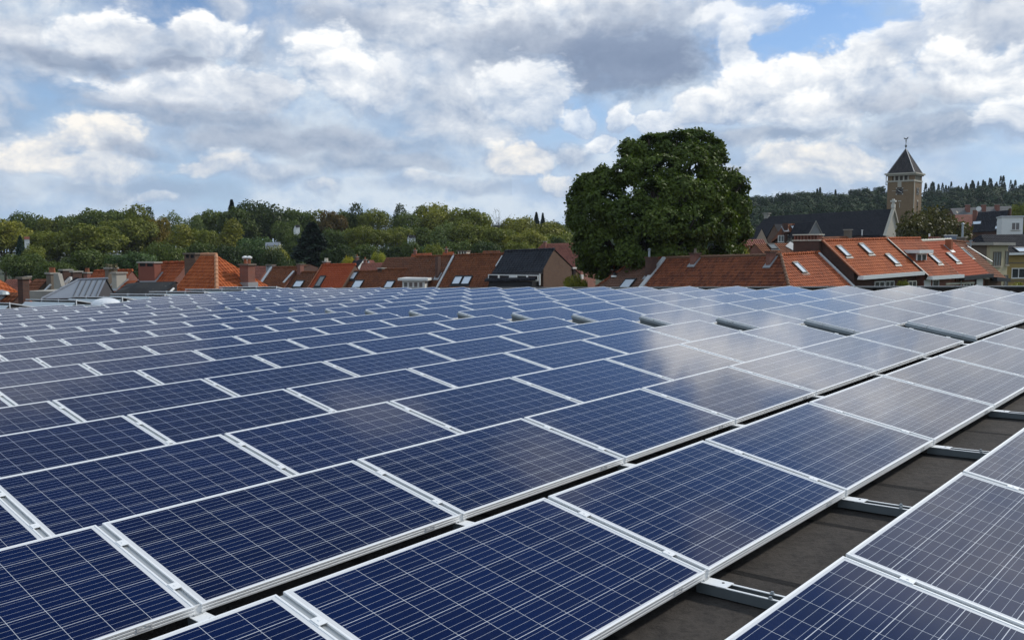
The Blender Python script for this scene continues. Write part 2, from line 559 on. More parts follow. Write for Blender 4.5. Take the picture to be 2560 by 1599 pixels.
def gthing(name, label, cat, x, y, z=0.0, group=None, turn=0.0):
    o = thing(name, label, cat, GM @ Vector((x, y, z)), 0, group)
    o.rotation_euler = (GM.to_3x3() @ Matrix.Rotation(turn, 3, 'Z')).to_euler()
    return o


def panel_material():
    m, g, p, o = new_mat('polycrystalline_cells_under_glass')
    uv = g.n('ShaderNodeUVMap').outputs[0]
    u, v, _ = g.xyz(uv)
    C = 0.1585
    cu = g.m('DIVIDE', g.m('SUBTRACT', u, (PL - 10 * C) / 2), C)
    cv = g.m('DIVIDE', g.m('SUBTRACT', v, (PW - 6 * C) / 2), C)

    def inside(c, n):
        return g.m('MULTIPLY', g.m('GREATER_THAN', c, 0.0), g.m('LESS_THAN', c, float(n)))
    fu, fv = g.m('FRACT', cu), g.m('FRACT', cv)
    du = g.m('MINIMUM', fu, g.m('SUBTRACT', 1.0, fu))
    dv = g.m('MINIMUM', fv, g.m('SUBTRACT', 1.0, fv))
    cell = g.m('MULTIPLY', g.m('GREATER_THAN', du, 0.0065), g.m('GREATER_THAN', dv, 0.0095))
    cell = g.m('MULTIPLY', cell, g.m('MULTIPLY', inside(cu, 10), inside(cv, 6)))
    bus = g.m('LESS_THAN', g.m('ABSOLUTE', g.m('SUBTRACT', g.m('FRACT', g.m('MULTIPLY', fv, 4.0)), 0.5)), 0.0165)
    info = g.n('ShaderNodeObjectInfo')
    wn = g.n('ShaderNodeTexWhiteNoise', noise_dimensions='3D')
    g.put(wn.inputs['Vector'], g.comb(g.m('FLOOR', cu), g.m('FLOOR', cv), g.m('MULTIPLY', info.outputs['Random'], 57.0)))
    wp = g.n('ShaderNodeTexWhiteNoise', noise_dimensions='1D')
    g.put(wp.inputs['W'], info.outputs['Random'])
    vor = g.n('ShaderNodeTexVoronoi')
    g.put(vor.inputs['Vector'], uv)
    vor.inputs['Scale'].default_value = 70.0
    cr = g.xyz(vor.outputs['Color'])[0]
    t = g.m('ADD', g.m('MULTIPLY', wn.outputs['Value'], 0.45), g.m('MULTIPLY', cr, 0.25))
    t = g.m('ADD', t, g.m('MULTIPLY', wp.outputs['Value'], 0.5), clamp=True)
    blue = g.mix(t, (0.0006, 0.0029, 0.026), (0.0012, 0.0076, 0.050))
    col = g.mix(bus, blue, (0.46, 0.49, 0.54))
    marg = g.m('MULTIPLY', inside(cu, 10), inside(cv, 6))
    col = g.mix(cell, g.mix(marg, (0.70, 0.71, 0.72), (0.60, 0.62, 0.65)), col)
    # a film of dust, thicker along the low edge
    dust = g.noise(g.v('ADD', uv, g.comb(g.m('MULTIPLY', info.outputs['Random'], 31.0), 0.0, 0.0)), 3.0, 5, 0.6)
    dustf = g.m('ADD', g.m('MULTIPLY', g.step(0.4, 0.8, dust), 0.006), g.m('MULTIPLY', g.step(0.07, 0.0, v), 0.035))
    col = g.mix(dustf, col, (0.36, 0.34, 0.31))
    # dried drip marks and a few droppings
    seed = g.v('ADD', uv, g.comb(g.m('MULTIPLY', info.outputs['Random'], 91.0), g.m('MULTIPLY', info.outputs['Random'], 53.0), 0.0))
    drip = g.noise(g.v('MULTIPLY', seed, (9.0, 1.1, 1.0)), 1.0, 3, 0.6)
    col = g.mix(g.m('MULTIPLY', g.step(0.62, 0.74, drip), 0.03), col, (0.42, 0.41, 0.38))
    vd = g.n('ShaderNodeTexVoronoi')
    g.put(vd.inputs['Vector'], g.v('ADD', seed, g.v('SCALE', g.noise(seed, 30.0, 2, 0.6, out=1), 0.03)))
    vd.inputs['Scale'].default_value = 2.3
    pick = g.m('GREATER_THAN', g.xyz(vd.outputs['Color'])[0], 0.86)
    col = g.mix(g.m('MULTIPLY', g.step(0.034, 0.018, vd.outputs['Distance']), g.m('MULTIPLY', pick, 0.75)), col, (0.50, 0.49, 0.45))
    g.put(p.inputs['Base Color'], col)
    g.put(p.inputs['Roughness'], g.m('MULTIPLY_ADD', dust, 0.05, 0.045))
    p.inputs['IOR'].default_value = 1.58
    p.inputs['Specular IOR Level'].default_value = 0.5
    p.inputs['Specular Tint'].default_value = (1.0, 0.93, 0.98, 1)
    return m


CELLS = panel_material()
BACKSHEET = plain('white_backsheet', (0.7, 0.7, 0.7), 0.6, 0, 0.03)
cT, sT = math.cos(TH), math.sin(TH)


def tp(x, s, h=0.0):
    """point on the tilted panel plane: x along, s up the slope from the low edge, h off the glass"""
    return Vector((x, -PW * cT / 2 + s * cT - h * sT, 0.1 + s * sT + h * cT))


def ring(mb, prof, x0, x1, s0, s1):
    """a mitred frame: profile of (inset, height) pairs swept round the rectangle"""
    loops = [[tp(x0 + i, s0 + i, h), tp(x1 - i, s0 + i, h), tp(x1 - i, s1 - i, h), tp(x0 + i, s1 - i, h)] for i, h in prof]
    for a, b in zip(loops, loops[1:]):
        for k in range(4):
            j = (k + 1) % 4
            mb.face([a[k], a[j], b[j], b[k]])


def tbox(mb, x0, x1, s0, s1, h0, h1):
    mb.hexa([tp(x0, s0, h0), tp(x1, s0, h0), tp(x1, s1, h0), tp(x0, s1, h0)], [tp(x0, s0, h1), tp(x1, s0, h1), tp(x1, s1, h1), tp(x0, s1, h1)])


def make_panel():
    root = gthing('solar_panel', 'x', 'solar panel', 0, 0)
    hx = PL / 2
    mb = MB()
    ring(mb, [(0.030, -0.040), (0.0, -0.040), (0.0, -0.031), (0.002, -0.029), (0.002, -0.026), (0.0, -0.024), (0.0, -0.016), (0.002, -0.014), (0.002, -0.011),
              (0.0, -0.009), (0.0, -0.001), (0.001, 0.0), (0.0105, 0.0), (0.0105, -0.004)], -hx, hx, 0, PW)
    mb.build('frame', ALU, root)
    mb = MB()
    q = [(-hx + .01, .01), (hx - .01, .01), (hx - .01, PW - .01), (-hx + .01, PW - .01)]
    mb.face([tp(x, s, -0.0025) for x, s in q], [(x + hx, s) for x, s in q])
    mb.build('glass', CELLS, root)
    mb = MB()
    mb.face([tp(x, s, -0.008) for x, s in reversed(q)])
    mb.build('backsheet', BACKSHEET, root)
    mb = MB()
    tbox(mb, hx - 0.005, hx + GAP + 0.005, -0.005, PW + 0.005, -0.075, -0.041)
    tbox(mb, hx + 0.003, hx + GAP - 0.003, 0.01, PW - 0.01, -0.041, -0.010)
    mb.build('support_beam', plain('grey_aluminium', (0.42, 0.44, 0.45), 0.5, 0.3, 0.08, 6), root)
    for s in (0.21, 0.73):
        mb = MB()
        tbox(mb, hx - 0.005, hx + GAP + 0.005, s - 0.028, s + 0.028, 0.0008, 0.0035)
        tbox(mb, hx + GAP / 2 - 0.005, hx + GAP / 2 + 0.005, s - 0.005, s + 0.005, 0.0035, 0.006)
        mb.build('clamp', ALU, root)
    return root


def frame_plate_mesh():
    """the small white plate printed with a bracket shape on the low edge of a frame"""
    mb = MB()
    x0, x1 = PL / 2 - 0.27, PL / 2 - 0.20
    z = lambda h: tp(0, 0, h)

    def strip(a, b, h0, h1):
        p = [Vector((a, z(h0).y, z(h0).z)), Vector((b, z(h0).y, z(h0).z)), Vector((b, z(h1).y, z(h1).z)), Vector((a, z(h1).y, z(h1).z))]
        off = Vector((0, -0.0015, -0.0004))
        mb.hexa([q + Vector((0, 0.002, 0)) for q in p], [q + off for q in p])
    strip(x0, x0 + .008, -.030, -.010)
    strip(x1 - .008, x1, -.030, -.010)
    strip(x0 + .0082, x0 + .022, -.015, -.010)
    strip(x1 - .030, x1 - .0082, -.015, -.010)
    strip(x0 + .0082, x1 - .0082, -.030, -.026)
    return mb


FIRST2 = 7.36 * STEP            # where the rows start again beyond the walkway
panel0 = make_panel()
used = False
GP = 'solar panels in rows on the flat roof'
ROW_MIN, ROW_MAX = -19, 2


def row_words(r):
    if r == 2:
        return 'row before the bare strip'
    return ordinal(2 - r) + ' row behind the bare strip'


def in_view(x, y):
    for dx in (-1, 1):
        for dy in (-1, 1):
            q = GM @ Vector((x + dx * PL / 2, y + dy * PW / 2, 0.25)) - cam.location
            dep = q.y * math.cos(PITCH) + q.z * math.sin(PITCH)
            if dep < 0.15:
                continue
            X = 1280 + FPX * q.x / dep
            Y = 799.5 - FPX * (q.z * math.cos(PITCH) - q.y * math.sin(PITCH)) / dep
            if -220 < X < 2780 and 600 < Y < 1950:
                return True
    return False


PANELS = {}
for r in range(ROW_MAX, ROW_MIN - 1, -1):
    yc = -(r * PITCHROW + PW * cT / 2)
    spots = [(k, k * STEP + PL / 2, ordinal(7 - k) + ' before the walkway gap') for k in range(-3, 7)]
    if r <= 0:
        spots += [(10 + k, FIRST2 + k * STEP + PL / 2, ordinal(k + 1) + ' past the walkway gap') for k in range(6)]
    for k, xc, w in spots:
        if (r == -19 and k < 12) or (r == -18 and k == 10):
            continue                # the corner kept free for the rooflight
        if not in_view(xc, yc):
            continue
        o = panel0 if not used else dup(panel0)
        used = True
        o.location = GM @ Vector((xc, yc, 0))
        o.rotation_euler = GROT
        o['label'] = 'solar panel %s in the %s' % (w, row_words(r))
        o['group'] = GP
        PANELS[(r, k)] = o
# printed plates on the low edge of the nearer frames
PLATE = plain('white_print', (0.75, 0.75, 0.75), 0.5, 0, 0.02)
pm = None
for r in (2, 1, 0, -1):
    for k in range(-3, 7):
        if (r, k) in PANELS:
            if pm is None:
                pm = frame_plate_mesh().build('printed_plate', PLATE, PANELS[(r, k)])
            else:
                c = pm.copy(); link(c, PANELS[(r, k)])
# end beam, side plate and end clamps on the first panel of every row beyond the walkway
em = None
for r in range(0, ROW_MIN - 1, -1):
    if (r, 10) not in PANELS:
        continue
    root = PANELS[(r, 10)]
    if em is None:
        hx = -PL / 2
        mb = MB(); tbox(mb, hx - 0.012, hx + 0.028, -0.02, PW + 0.02, -0.080, -0.041)
        e1 = mb.build('end_beam', GALV, root)
        mb = MB()
        mb.face([tp(hx - 0.004, 0.05, -0.081), tp(hx - 0.004, PW, -0.081), Vector((hx - .004, PW * cT / 2, 0.045)), Vector((hx - .004, -PW * cT / 2 + .05, 0.02))])
        e2 = mb.build('side_plate', RAILDARK, root)
        em = [e1, e2]
        for s in (0.21, 0.73):
            mb = MB()
            tbox(mb, hx - 0.022, hx + 0.006, s - 0.03, s + 0.03, -0.040, 0.005)
            em.append(mb.build('end_clamp', ALU, root))
    else:
        for e in em:
            c = e.copy(); link(c, root)

# ------------------------------------------------------------------ mounting rails in the gaps between the near rows
def make_rail():
    root = gthing('mounting_rail', 'x', 'rail', 0, 0)
    y0, y1 = 0.04, -0.72           # from under the low edge towards the next row
    mb = MB()
    zt = .047
    mb.box(-.036, -.033, y1, y0, .004, zt)
    mb.box(.033, .036, y1, y0, .004, zt)
    mb.box(-.036, .036, y1, y0, .001, .004)
    mb.build('channel', RAILDARK, root)
    mb = MB()
    for a in (-.036, .024):
        mb.box(a, a + .012, y1, y0 - .10, zt + .0005, zt + .004)
    mb.build('channel_lip', ALU, root)
    mb = MB()
    mb.box(-.040, .040, -.115, .05, zt + .0045, zt + .0075)
    mb.box(-.040, .040, .012, .016, zt + .0075, .100)
    mb.build('bracket', ALU, root)
    mb = MB(); mb.tube([(.012, -.075, zt + .0077), (.012, -.075, zt + .009)], .007, 8)
    mb.build('bracket_hole', DARK, root)
    for x, y in ((-.030, -.33), (.030, -.31)):
        mb = MB()
        mb.tube([(x, y, zt + .0042), (x, y, zt + .007)], .011, 10)
        mb.tube([(x, y, zt + .007), (x, y, zt + .014)], .007, 6)
        mb.build('bolt', GALV, root)
    return root


rail0 = make_rail()
used = False
for r in (1, 0, -1):
    ylow = -(r * PITCHROW + PW * cT)
    for k in range(-1, 7):
        xs = k * STEP + PL + GAP / 2
        if (r, k) not in PANELS:
            continue
        o = rail0 if not used else dup(rail0)
        used = True
        o.location = GM @ Vector((xs, ylow, 0.0))
        o.rotation_euler = GROT
        o['label'] = 'steel rail under the %s panel seam before the walkway, %s' % (ordinal(7 - k), {1: 'crossing the bare roof strip', 0: 'one row behind the bare strip', -1: 'two rows behind the bare strip'}[r])
        o['group'] = 'mounting rails between the panel rows'

# ------------------------------------------------------------------ far rows that show their backs: wind plates under a raised frame
def make_back_panel():
    root = gthing('turned_solar_panel', 'x', 'solar panel', 0, 0)
    # local: x runs along the row, the high edge faces -y; panel slopes down towards +y
    L2 = PL / 2
    mb = MB()
    hz, lz, w = 0.37, 0.14, 0.97
    b = [Vector((-L2, 0, hz - .035)), Vector((L2, 0, hz - .035)), Vector((L2, w, lz - .035)), Vector((-L2, w, lz - .035))]
    mb.hexa(b, [p + Vector((0, 0, .035)) for p in b])
    mb.build('frame', ALU, root)
    mb = MB()
    mb.face([Vector((-L2 + .015, .015, hz + .0015)), Vector((L2 - .015, .015, hz + .0015)), Vector((L2 - .015, w - .015, lz + .0055)), Vector((-L2 + .015, w - .015, lz + .0055))],
            [(0, 0), (PL, 0), (PL, PW), (0, PW)])
    mb.build('glass', CELLS, root)
    mb = MB()
    b = [Vector((-L2 - .01, -.02, .265)), Vector((L2 + .01, -.02, .265)), Vector((L2 + .01, -.30, .02)), Vector((-L2 - .01, -.30, .02))]
    mb.hexa([p + Vector((0, .004, -.002)) for p in b], b)
    mb.build('wind_plate', plain('pale_metal_plate', (0.50, 0.55, 0.56), 0.4, 0.35, 0.08, 2), root)
    mb = MB()
    mb.box(L2 + .004, L2 + .030, -.005, .03, .02, hz + .012)
    mb.build('bracket', ALU, root)
    return root


bp0 = make_back_panel()
used = False
for i in range(7):
    for j in range(3):
        xs = 11.35 + i * 1.83
        ys = 36.6 - (j + 0.5) * (PL + 0.02)
        if i == 0 and j > 1:
            continue
        o = bp0 if not used else dup(bp0)
        used = True
        o.location = GM @ Vector((xs, ys, 0.0))
        o.rotation_euler = (GM.to_3x3() @ Matrix.Rotation(-math.pi / 2, 3, 'Z')).to_euler()
        o['label'] = '%s panel seen from behind in the %s pale strip from the roof corner' % (ordinal(j + 1), ordinal(i + 1))
        o['group'] = 'turned panels showing pale back plates'

# ------------------------------------------------------------------ white dome rooflight at the far end of the walkway
dm = gthing('dome_rooflight', 'white plastic dome rooflight among the far panels of the walkway', 'rooflight', 13.35, 29.4)
mb = MB(); mb.box(-.56, .56, -.56, .56, 0, .17); mb.build('kerb', WHITE, dm)
mb = MB()
N, Mr = 20, 7
pts = [[Vector((math.cos(2 * math.pi * k / N) * .53 * math.cos(a), math.sin(2 * math.pi * k / N) * .53 * math.cos(a), .18 + .27 * math.sin(a))) for k in range(N)] for a in [i / Mr * math.pi / 2 * .98 for i in range(Mr + 1)]]
for a, b in zip(pts, pts[1:]):
    for k in range(N):
        mb.face([a[k], a[(k + 1) % N], b[(k + 1) % N], b[k]])
mb.face(pts[-1])
mb.build('dome', plain('opal_acrylic', (0.72, 0.74, 0.76), 0.25, 0, 0.04, 2), dm, True)

# ------------------------------------------------------------------ the building under the panels
bld = thing('flat_roofed_building', 'flat black bitumen roof carrying the rows of solar panels', 'building')
X0, X1, Y0, Y1 = -9.0, 23.3, -9.0, 38.2


def roof_material():
    m, g, p, o = new_mat('bitumen_felt')
    vec = g.n('ShaderNodeTexCoord').outputs['Object']
    n1 = g.noise(vec, 1.3, 6, 0.62)
    n2 = g.noise(g.v('MULTIPLY', vec, (1.0, 0.12, 1.0)), 7.0, 4, 0.6)
    n3 = g.noise(vec, 140.0, 2, 0.6)
    n4 = g.noise(vec, 22.0, 5, 0.7)
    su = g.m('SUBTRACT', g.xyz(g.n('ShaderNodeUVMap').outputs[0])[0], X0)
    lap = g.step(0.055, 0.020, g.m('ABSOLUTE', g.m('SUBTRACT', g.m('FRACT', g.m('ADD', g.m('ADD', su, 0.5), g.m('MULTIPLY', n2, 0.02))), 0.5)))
    col = g.mix(g.step(0.36, 0.62, n1), (0.026, 0.0225, 0.020), (0.058, 0.049, 0.042))
    col = g.mix(g.m('MULTIPLY', g.step(0.45, 0.7, n2), 0.5), col, (0.030, 0.026, 0.024))
    col = g.mix(g.m('MULTIPLY', g.step(0.45, 0.75, n3), 0.5), col, (0.085, 0.077, 0.068))
    col = g.mix(g.m('MULTIPLY', g.step(0.42, 0.68, n4), 0.55), col, (0.014, 0.012, 0.011))
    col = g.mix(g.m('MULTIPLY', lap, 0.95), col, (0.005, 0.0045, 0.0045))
    g.put(p.inputs['Base Color'], col)
    p.inputs['Roughness'].default_value = 0.82
    p.inputs['Specular IOR Level'].default_value = 0.25
    bn = g.n('ShaderNodeBump')
    bn.inputs['Strength'].default_value = 0.5
    bn.inputs['Distance'].default_value = 0.004
    g.put(bn.inputs['Height'], g.m('ADD', n3, g.m('MULTIPLY', n4, 4.0)))
    g.nt.links.new(bn.outputs[0], p.inputs['Normal'])
    return m


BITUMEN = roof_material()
random.seed(3)
mb = MB()
x = X0
while x < X1:
    x2 = min(x + 1.0, X1)
    prev = None
    ny = 60
    for j in range(ny + 1):
        y = Y0 + (Y1 - Y0) * j / ny
        wob = 0.012 * math.sin(y * 1.7 + x) + 0.006 * math.sin(y * 5.1 + 2 * x)
        row = [GM @ Vector((x + wob, y, -0.014)), GM @ Vector((x2 + wob, y, -0.003)), GM @ Vector((x + wob - .04, y, -0.0025)), GM @ Vector((x + wob, y, 0.0))]
        uvs = [(x, y), (x2, y), (x - .04, y), (x, y)]
        if prev:
            for i0, i1 in ((0, 1), (2, 3), (3, 0)):
                mb.face([prev[i0], prev[i1], row[i1], row[i0]][::-1], [pu[i0], pu[i1], uvs[i1], uvs[i0]][::-1])
        prev, pu = row, uvs
    x = x2
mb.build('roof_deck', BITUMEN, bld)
# outer walls down to the street
cs = [(X0, Y0), (X1 + .3, Y0), (X1 + .3, Y1 + .3), (X0, Y1 + .3)]
mb = MB()
for (a, b), (c, d) in zip(cs, cs[1:] + cs[:1]):
    p, q = GM @ Vector((a, b, -.05)), GM @ Vector((c, d, -.05))
    mb.face([Vector((p.x, p.y, -.5)), Vector((q.x, q.y, -.5)), q, p])
mb.build('wall', BRICKDARK, bld)
# low upstand with a grey metal cap along the far edges
for name, (a0, a1, b0, b1) in (('parapet', (X1, X1 + .28, Y0, Y1 + .28)), ('parapet', (X0, X1, Y1, Y1 + .28))):
    mb = MB()
    hh = 0.19 if a0 == X1 else 0.10
    c = [GM @ Vector(p) for p in ((a0, b0, -.05), (a1, b0, -.05), (a1, b1, -.05), (a0, b1, -.05))]
    t = [GM @ Vector(p) for p in ((a0, b0, hh), (a1, b0, hh), (a1, b1, hh), (a0, b1, hh))]
    mb.hexa(c, t)
    par = mb.build(name, BITUMEN, bld)
    mb = MB()
    c = [GM @ Vector(p) for p in ((a0 - .03, b0, hh + .003), (a1 + .03, b0, hh + .003), (a1 + .03, b1, hh + .003), (a0 - .03, b1, hh + .003))]
    t = [GM @ Vector(p) for p in ((a0 - .03, b0, hh + .035), (a1 + .03, b0, hh + .035), (a1 + .03, b1, hh + .035), (a0 - .03, b1, hh + .035))]
    mb.hexa(c, t)
    mb.build('cap_strip', plain('grey_cap', (0.10, 0.105, 0.10), 0.5, 0.2, 0.2, 1.5), par)


# ================================================================== terrain
def ground_z(x, y):
    """gentle rise of the land: a low wooded rise to the left, a higher wooded hill to the right"""
    s = lambda a, b, t: (lambda q: q * q * (3 - 2 * q))(min(1, max(0, (t - a) / (b - a))))
    az = math.degrees(math.atan2(x, max(y, 1e-3))) if y > 0 else 90
    d = math.hypot(x, y)
    left = 3.0 * s(150, 260, d) * s(8, 0, az)
    right = s(230, 560, d) * (6 + 16 * s(4, 15, az)) * s(2, 6, az)
    town = 3.2 * s(90, 200, d) * s(10, 22, az)
    return left + right + town


m, g, p, o = new_mat('meadow_and_yards')
vec = g.n('ShaderNodeTexCoord').outputs['Object']
g.put(p.inputs['Base Color'], g.mix(g.step(.35, .65, g.noise(vec, .06, 6, .6)), (0.035, 0.05, 0.018), (0.06, 0.062, 0.035)))
p.inputs['Roughness'].default_value = 0.95
GRASS = m
ticks = [-600, -300] + list(range(-200, 1500, 25)) + [1900, 2600]
tx = [-1600, -1200] + list(range(-900, 901, 25)) + [1200, 1600]
mb = []
V = [(x, y, ground_z(x, y) - 0.02) for y in ticks for x in tx]
nx = len(tx)
Fc = [(j * nx + i, j * nx + i + 1, (j + 1) * nx + i + 1, (j + 1) * nx + i) for j in range(len(ticks) - 1) for i in range(nx - 1)]
me = bpy.data.meshes.new('ground')
me.from_pydata(V, [], Fc)
me.materials.append(GRASS)
me.polygons.foreach_set('use_smooth', [True] * len(me.polygons))
gr = link(bpy.data.objects.new('ground', me))
gr['kind'] = 'structure'


# ================================================================== houses
def at(px, py, dep):
    """the point at forward distance dep that the photograph shows at a pixel"""
    d = px_dir(px, py)
    return Vector((0, 0, H)) + d * (dep / d.y)


def tile_face(mb, a, b, c, d, course=0.30, lip=0.03):
    """tiled slope: ridge a-b, eave d-c; every course lies on the next one with a small lip"""
    a, b, c, d = map(Vector, (a, b, c, d))
    nrm = (b - a).cross(d - a) if (b - a).length > 1e-4 else (c - a).cross(d - a)
    nrm.normalize()
    if nrm.z < 0:
        nrm = -nrm
    ax = (c - d).normalized()
    L = ((d - a) - ax * (d - a).dot(ax)).length
    n = max(1, int(round(L / course)))
    org = a
    uvf = lambda p, s: ((p - org).dot(ax), s)
    for i in range(n):
        t0, t1 = i / n, (i + 1) / n
        p0, p1 = a.lerp(d, t0), b.lerp(c, t0)
        q0, q1 = a.lerp(d, t1) + nrm * lip, b.lerp(c, t1) + nrm * lip
        r0, r1 = a.lerp(d, t1) - nrm * .004, b.lerp(c, t1) - nrm * .004
        s0, s1 = L * t0, L * t1 - 1e-3
        pts = [p0, p1, q1, q0] if (p1 - p0).length > 1e-4 else [p0, q1, q0]
        mb.face(pts[::-1], [uvf(p, s0 if k < len(pts) - 2 else s1) for k, p in enumerate(pts)][::-1])
        mb.face([q0, q1, r1, r0][::-1], [uvf(p, s1) for p in (q0, q1, r1, r0)][::-1])


class House:
    """a roof placed by two pixels of its ridge, a distance and a heading, with everything else measured on it"""
    def __init__(s, name, label, A, B, dep, beta, phi, s1, s2=None, tile=None, wall=None, hipL=0.0, hipR=0.0, cat='house', group=None, base=None,
                 ridge_mat=None, gable=True, back_phi=None, over=0.35, cornerL=False, cornerR=False, lip=0.03):
        s.RA = at(A[0], A[1], dep)
        s.beta = rad(beta)
        e = Vector((math.cos(s.beta), math.sin(s.beta), 0))
        # right end: the point of the vertical plane through the ridge in pixel column B
        d = px_dir(*B)
        o = Vector((0, 0, H))
        # solve RA + e L = o + d t (in plan)
        det = e.x * -d.y + d.x * e.y
        rx, ry = o.x - s.RA.x, o.y - s.RA.y
        Ln = (rx * -d.y + d.x * ry) / det
        t = (e.x * ry - e.y * rx) / det
        RB = o + d * t
        s.L = Ln
        s.dz = RB.z - s.RA.z
        s.depR = RB.y
        s.phi = rad(phi)
        s.phi2 = rad(back_phi or phi)
        s.s1, s.s2 = s1, (s2 if s2 is not None else s1)
        gz = ground_z(s.RA.x, s.RA.y) if base is None else base
        s.base = gz
        s.root = thing(name, label, cat, (s.RA.x, s.RA.y, gz), s.beta, group)
        s.inv = Matrix.Translation((-s.RA.x, -s.RA.y, -gz))
        s.inv = Matrix.Rotation(-s.beta, 4, 'Z') @ s.inv
        s.zr = s.RA.z - gz
        L, zr, dz = s.L, s.zr, s.dz
        yf, df = -s1 * math.cos(s.phi), s1 * math.sin(s.phi)
        yb, db = s.s2 * math.cos(s.phi2), s.s2 * math.sin(s.phi2)
        s.yf, s.df = yf, df
        z = lambda x, drop: zr + dz * x / L - drop
        P = lambda x, y, drop: Vector((x, y, z(min(max(x, 0), L), drop)))
        s.P = P
        mb = MB()
        a, b = P(0, 0, 0), P(L, 0, 0)
        dF, cF = P(-hipL, yf, df), P(L + hipR, yf, df)
        dB, cB = P(0 if cornerL else -hipL, yb, db), P(L + (0 if cornerR else hipR), yb, db)
        tile_face(mb, a, b, cF, dF, lip=lip)
        tile_face(mb, b, a, dB, cB, lip=lip)
        if hipL and not cornerL:
            tile_face(mb, a, a, dF, dB, lip=lip)
        if hipR and not cornerR:
            tile_face(mb, b, b, cB, cF, lip=lip)
        s.roof = mb.build('roof', tile, s.root)
        # walls
        if wall is not None:
            x0, x1 = -hipL + (over if hipL else .06), L + hipR - (over if hipR else .06)
            y0, y1 = yf + over, yb - over
            k = lambda y: (df * y / yf if y < 0 else db * y / yb) + .06
            mb = MB()
            zz = lambda x, y: z(min(max(x, 0), L), k(y))
            bl = [Vector((x0, y0, -1)), Vector((x1, y0, -1)), Vector((x1, y1, -1)), Vector((x0, y1, -1))]
            tl = [Vector((v.x, v.y, zz(v.x, v.y))) for v in bl]
            mb.face([bl[0], bl[1], tl[1], tl[0]])
            mb.face([bl[2], bl[3], tl[3], tl[2]])
            mb.face([bl[1], bl[2], tl[2]] + ([] if hipR else [Vector((x1, 0, zz(x1, 0)))]) + [tl[1]])
            mb.face([bl[3], bl[0], tl[0]] + ([] if hipL else [Vector((x0, 0, zz(x0, 0)))]) + [tl[3]])
            s.wall = mb.build('wall', wall, s.root)
        # ridge tiles
        if ridge_mat is not None:
            s.caps(a, b, ridge_mat)
            if hipL:
                s.caps(a, dF, ridge_mat)
            if hipR:
                s.caps(b, cF, ridge_mat)

    def caps(s, a, b, mat, r=0.11, step=0.42):
        mb = MB()
        a, b = Vector(a), Vector(b)
        n = max(1, int((b - a).length / step))
        for i in range(n):
            p, q = a.lerp(b, i / n), a.lerp(b, (i + 1.06) / n)
            mb.tube([p + Vector((0, 0, .01)), q + Vector((0, 0, .03))], [r, r * 1.12], 8)
        return mb.build('ridge_tiles', mat, s.root)

    def loc(s, w):
        return s.inv @ Vector(w)

    def on(s, px, py):
        """where a pixel meets the front slope (local coordinates)"""
        o = s.loc((0, 0, H)); d = s.loc(Vector((0, 0, H)) + px_dir(px, py)) - o
        p0, p1, p2 = s.P(0, 0, 0), s.P(s.L, 0, 0), s.P(0, s.yf, s.df)
        n = (p1 - p0).cross(p2 - p0)
        return o + d * ((p0 - o).dot(n) / d.dot(n))

    def ony(s, px, py, y):
        """where a pixel meets the plane y = const (a front wall)"""
        o = s.loc((0, 0, H)); d = s.loc(Vector((0, 0, H)) + px_dir(px, py)) - o
        return o + d * ((y - o.y) / d.y)

    def onx(s, px, py, x):
        o = s.loc((0, 0, H)); d = s.loc(Vector((0, 0, H)) + px_dir(px, py)) - o
        return o + d * ((x - o.x) / d.x)

    def slope(s):
        """frame on the front slope: x along the ridge, y up the slope, z off it"""
        ex = (s.P(s.L, 0, 0) - s.P(0, 0, 0)).normalized()
        ey = (s.P(0, 0, 0) - s.P(0, s.yf, s.df)).normalized()
        ez = ex.cross(ey).normalized()
        ey = ez.cross(ex)
        return Matrix((ex, ey, ez)).transposed().to_4x4()

    def skylight(s, px, py, w=.78, l=1.18, pane=None, open_=False):
        c = s.on(px, py)
        M = Matrix.Translation(c) @ s.slope()
        mb = MB()
        f = .07
        mb.box(-w / 2, -w / 2 + f, -l / 2, l / 2, -.02, .13, M); mb.box(w / 2 - f, w / 2, -l / 2, l / 2, -.02, .13, M)
        mb.box(-w / 2 + f, w / 2 - f, l / 2 - .12, l / 2, -.02, .14, M); mb.box(-w / 2 + f, w / 2 - f, -l / 2, -l / 2 + f, -.02, .12, M)
        mb.box(-w / 2 - .12, w / 2 + .12, -l / 2 - .2, -l / 2 - .002, -.02, .05, M)
        o = mb.build('skylight', BLACKTRIM, s.root)
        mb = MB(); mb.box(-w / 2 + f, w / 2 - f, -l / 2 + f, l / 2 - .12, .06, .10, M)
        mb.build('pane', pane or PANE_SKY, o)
        return o

    def chimney(s, x0, x1, ytop, ybase, mat, depth=.55, y=None, cap=True, pots=0, holes=0, potmat=None, band=None, aspect=1.0):
        """a stack between two pixel columns; its base where (x0+x1)/2, ybase meets the slope, or at local y"""
        c = s.on((x0 + x1) / 2, ybase) if y is None else s.ony((x0 + x1) / 2, ybase, y)
        wc = s.root.matrix_basis @ c if False else (Matrix.Translation((s.RA.x, s.RA.y, s.base)) @ Matrix.Rotation(s.beta, 4, 'Z')) @ c
        D = wc.y
        wid = (x1 - x0) * D / FPX
        cb, sb = abs(math.cos(s.beta)), abs(math.sin(s.beta))
        w = max(.3, (wid - depth * sb) / max(cb, .3)) if aspect == 1.0 else wid * aspect
        zt = at((x0 + x1) / 2, ytop, D).z - s.base
        hw, hd = w / 2, depth / 2
        zb = c.z - 1.6 - hd
        mb = MB()
        mb.box(c.x - hw, c.x + hw, c.y - hd, c.y + hd, zb, zt - (.10 if cap else 0) - (.22 if holes else 0))
        zz = zt - .10
        if holes:
            n = holes + 1
            for i in range(n):
                xx = c.x - hw + (w - .12) * i / holes
                mb.box(xx, xx + .12, c.y - hd, c.y + hd, zt - .32, zt - .101)
        o = mb.build('chimney', mat, s.root)
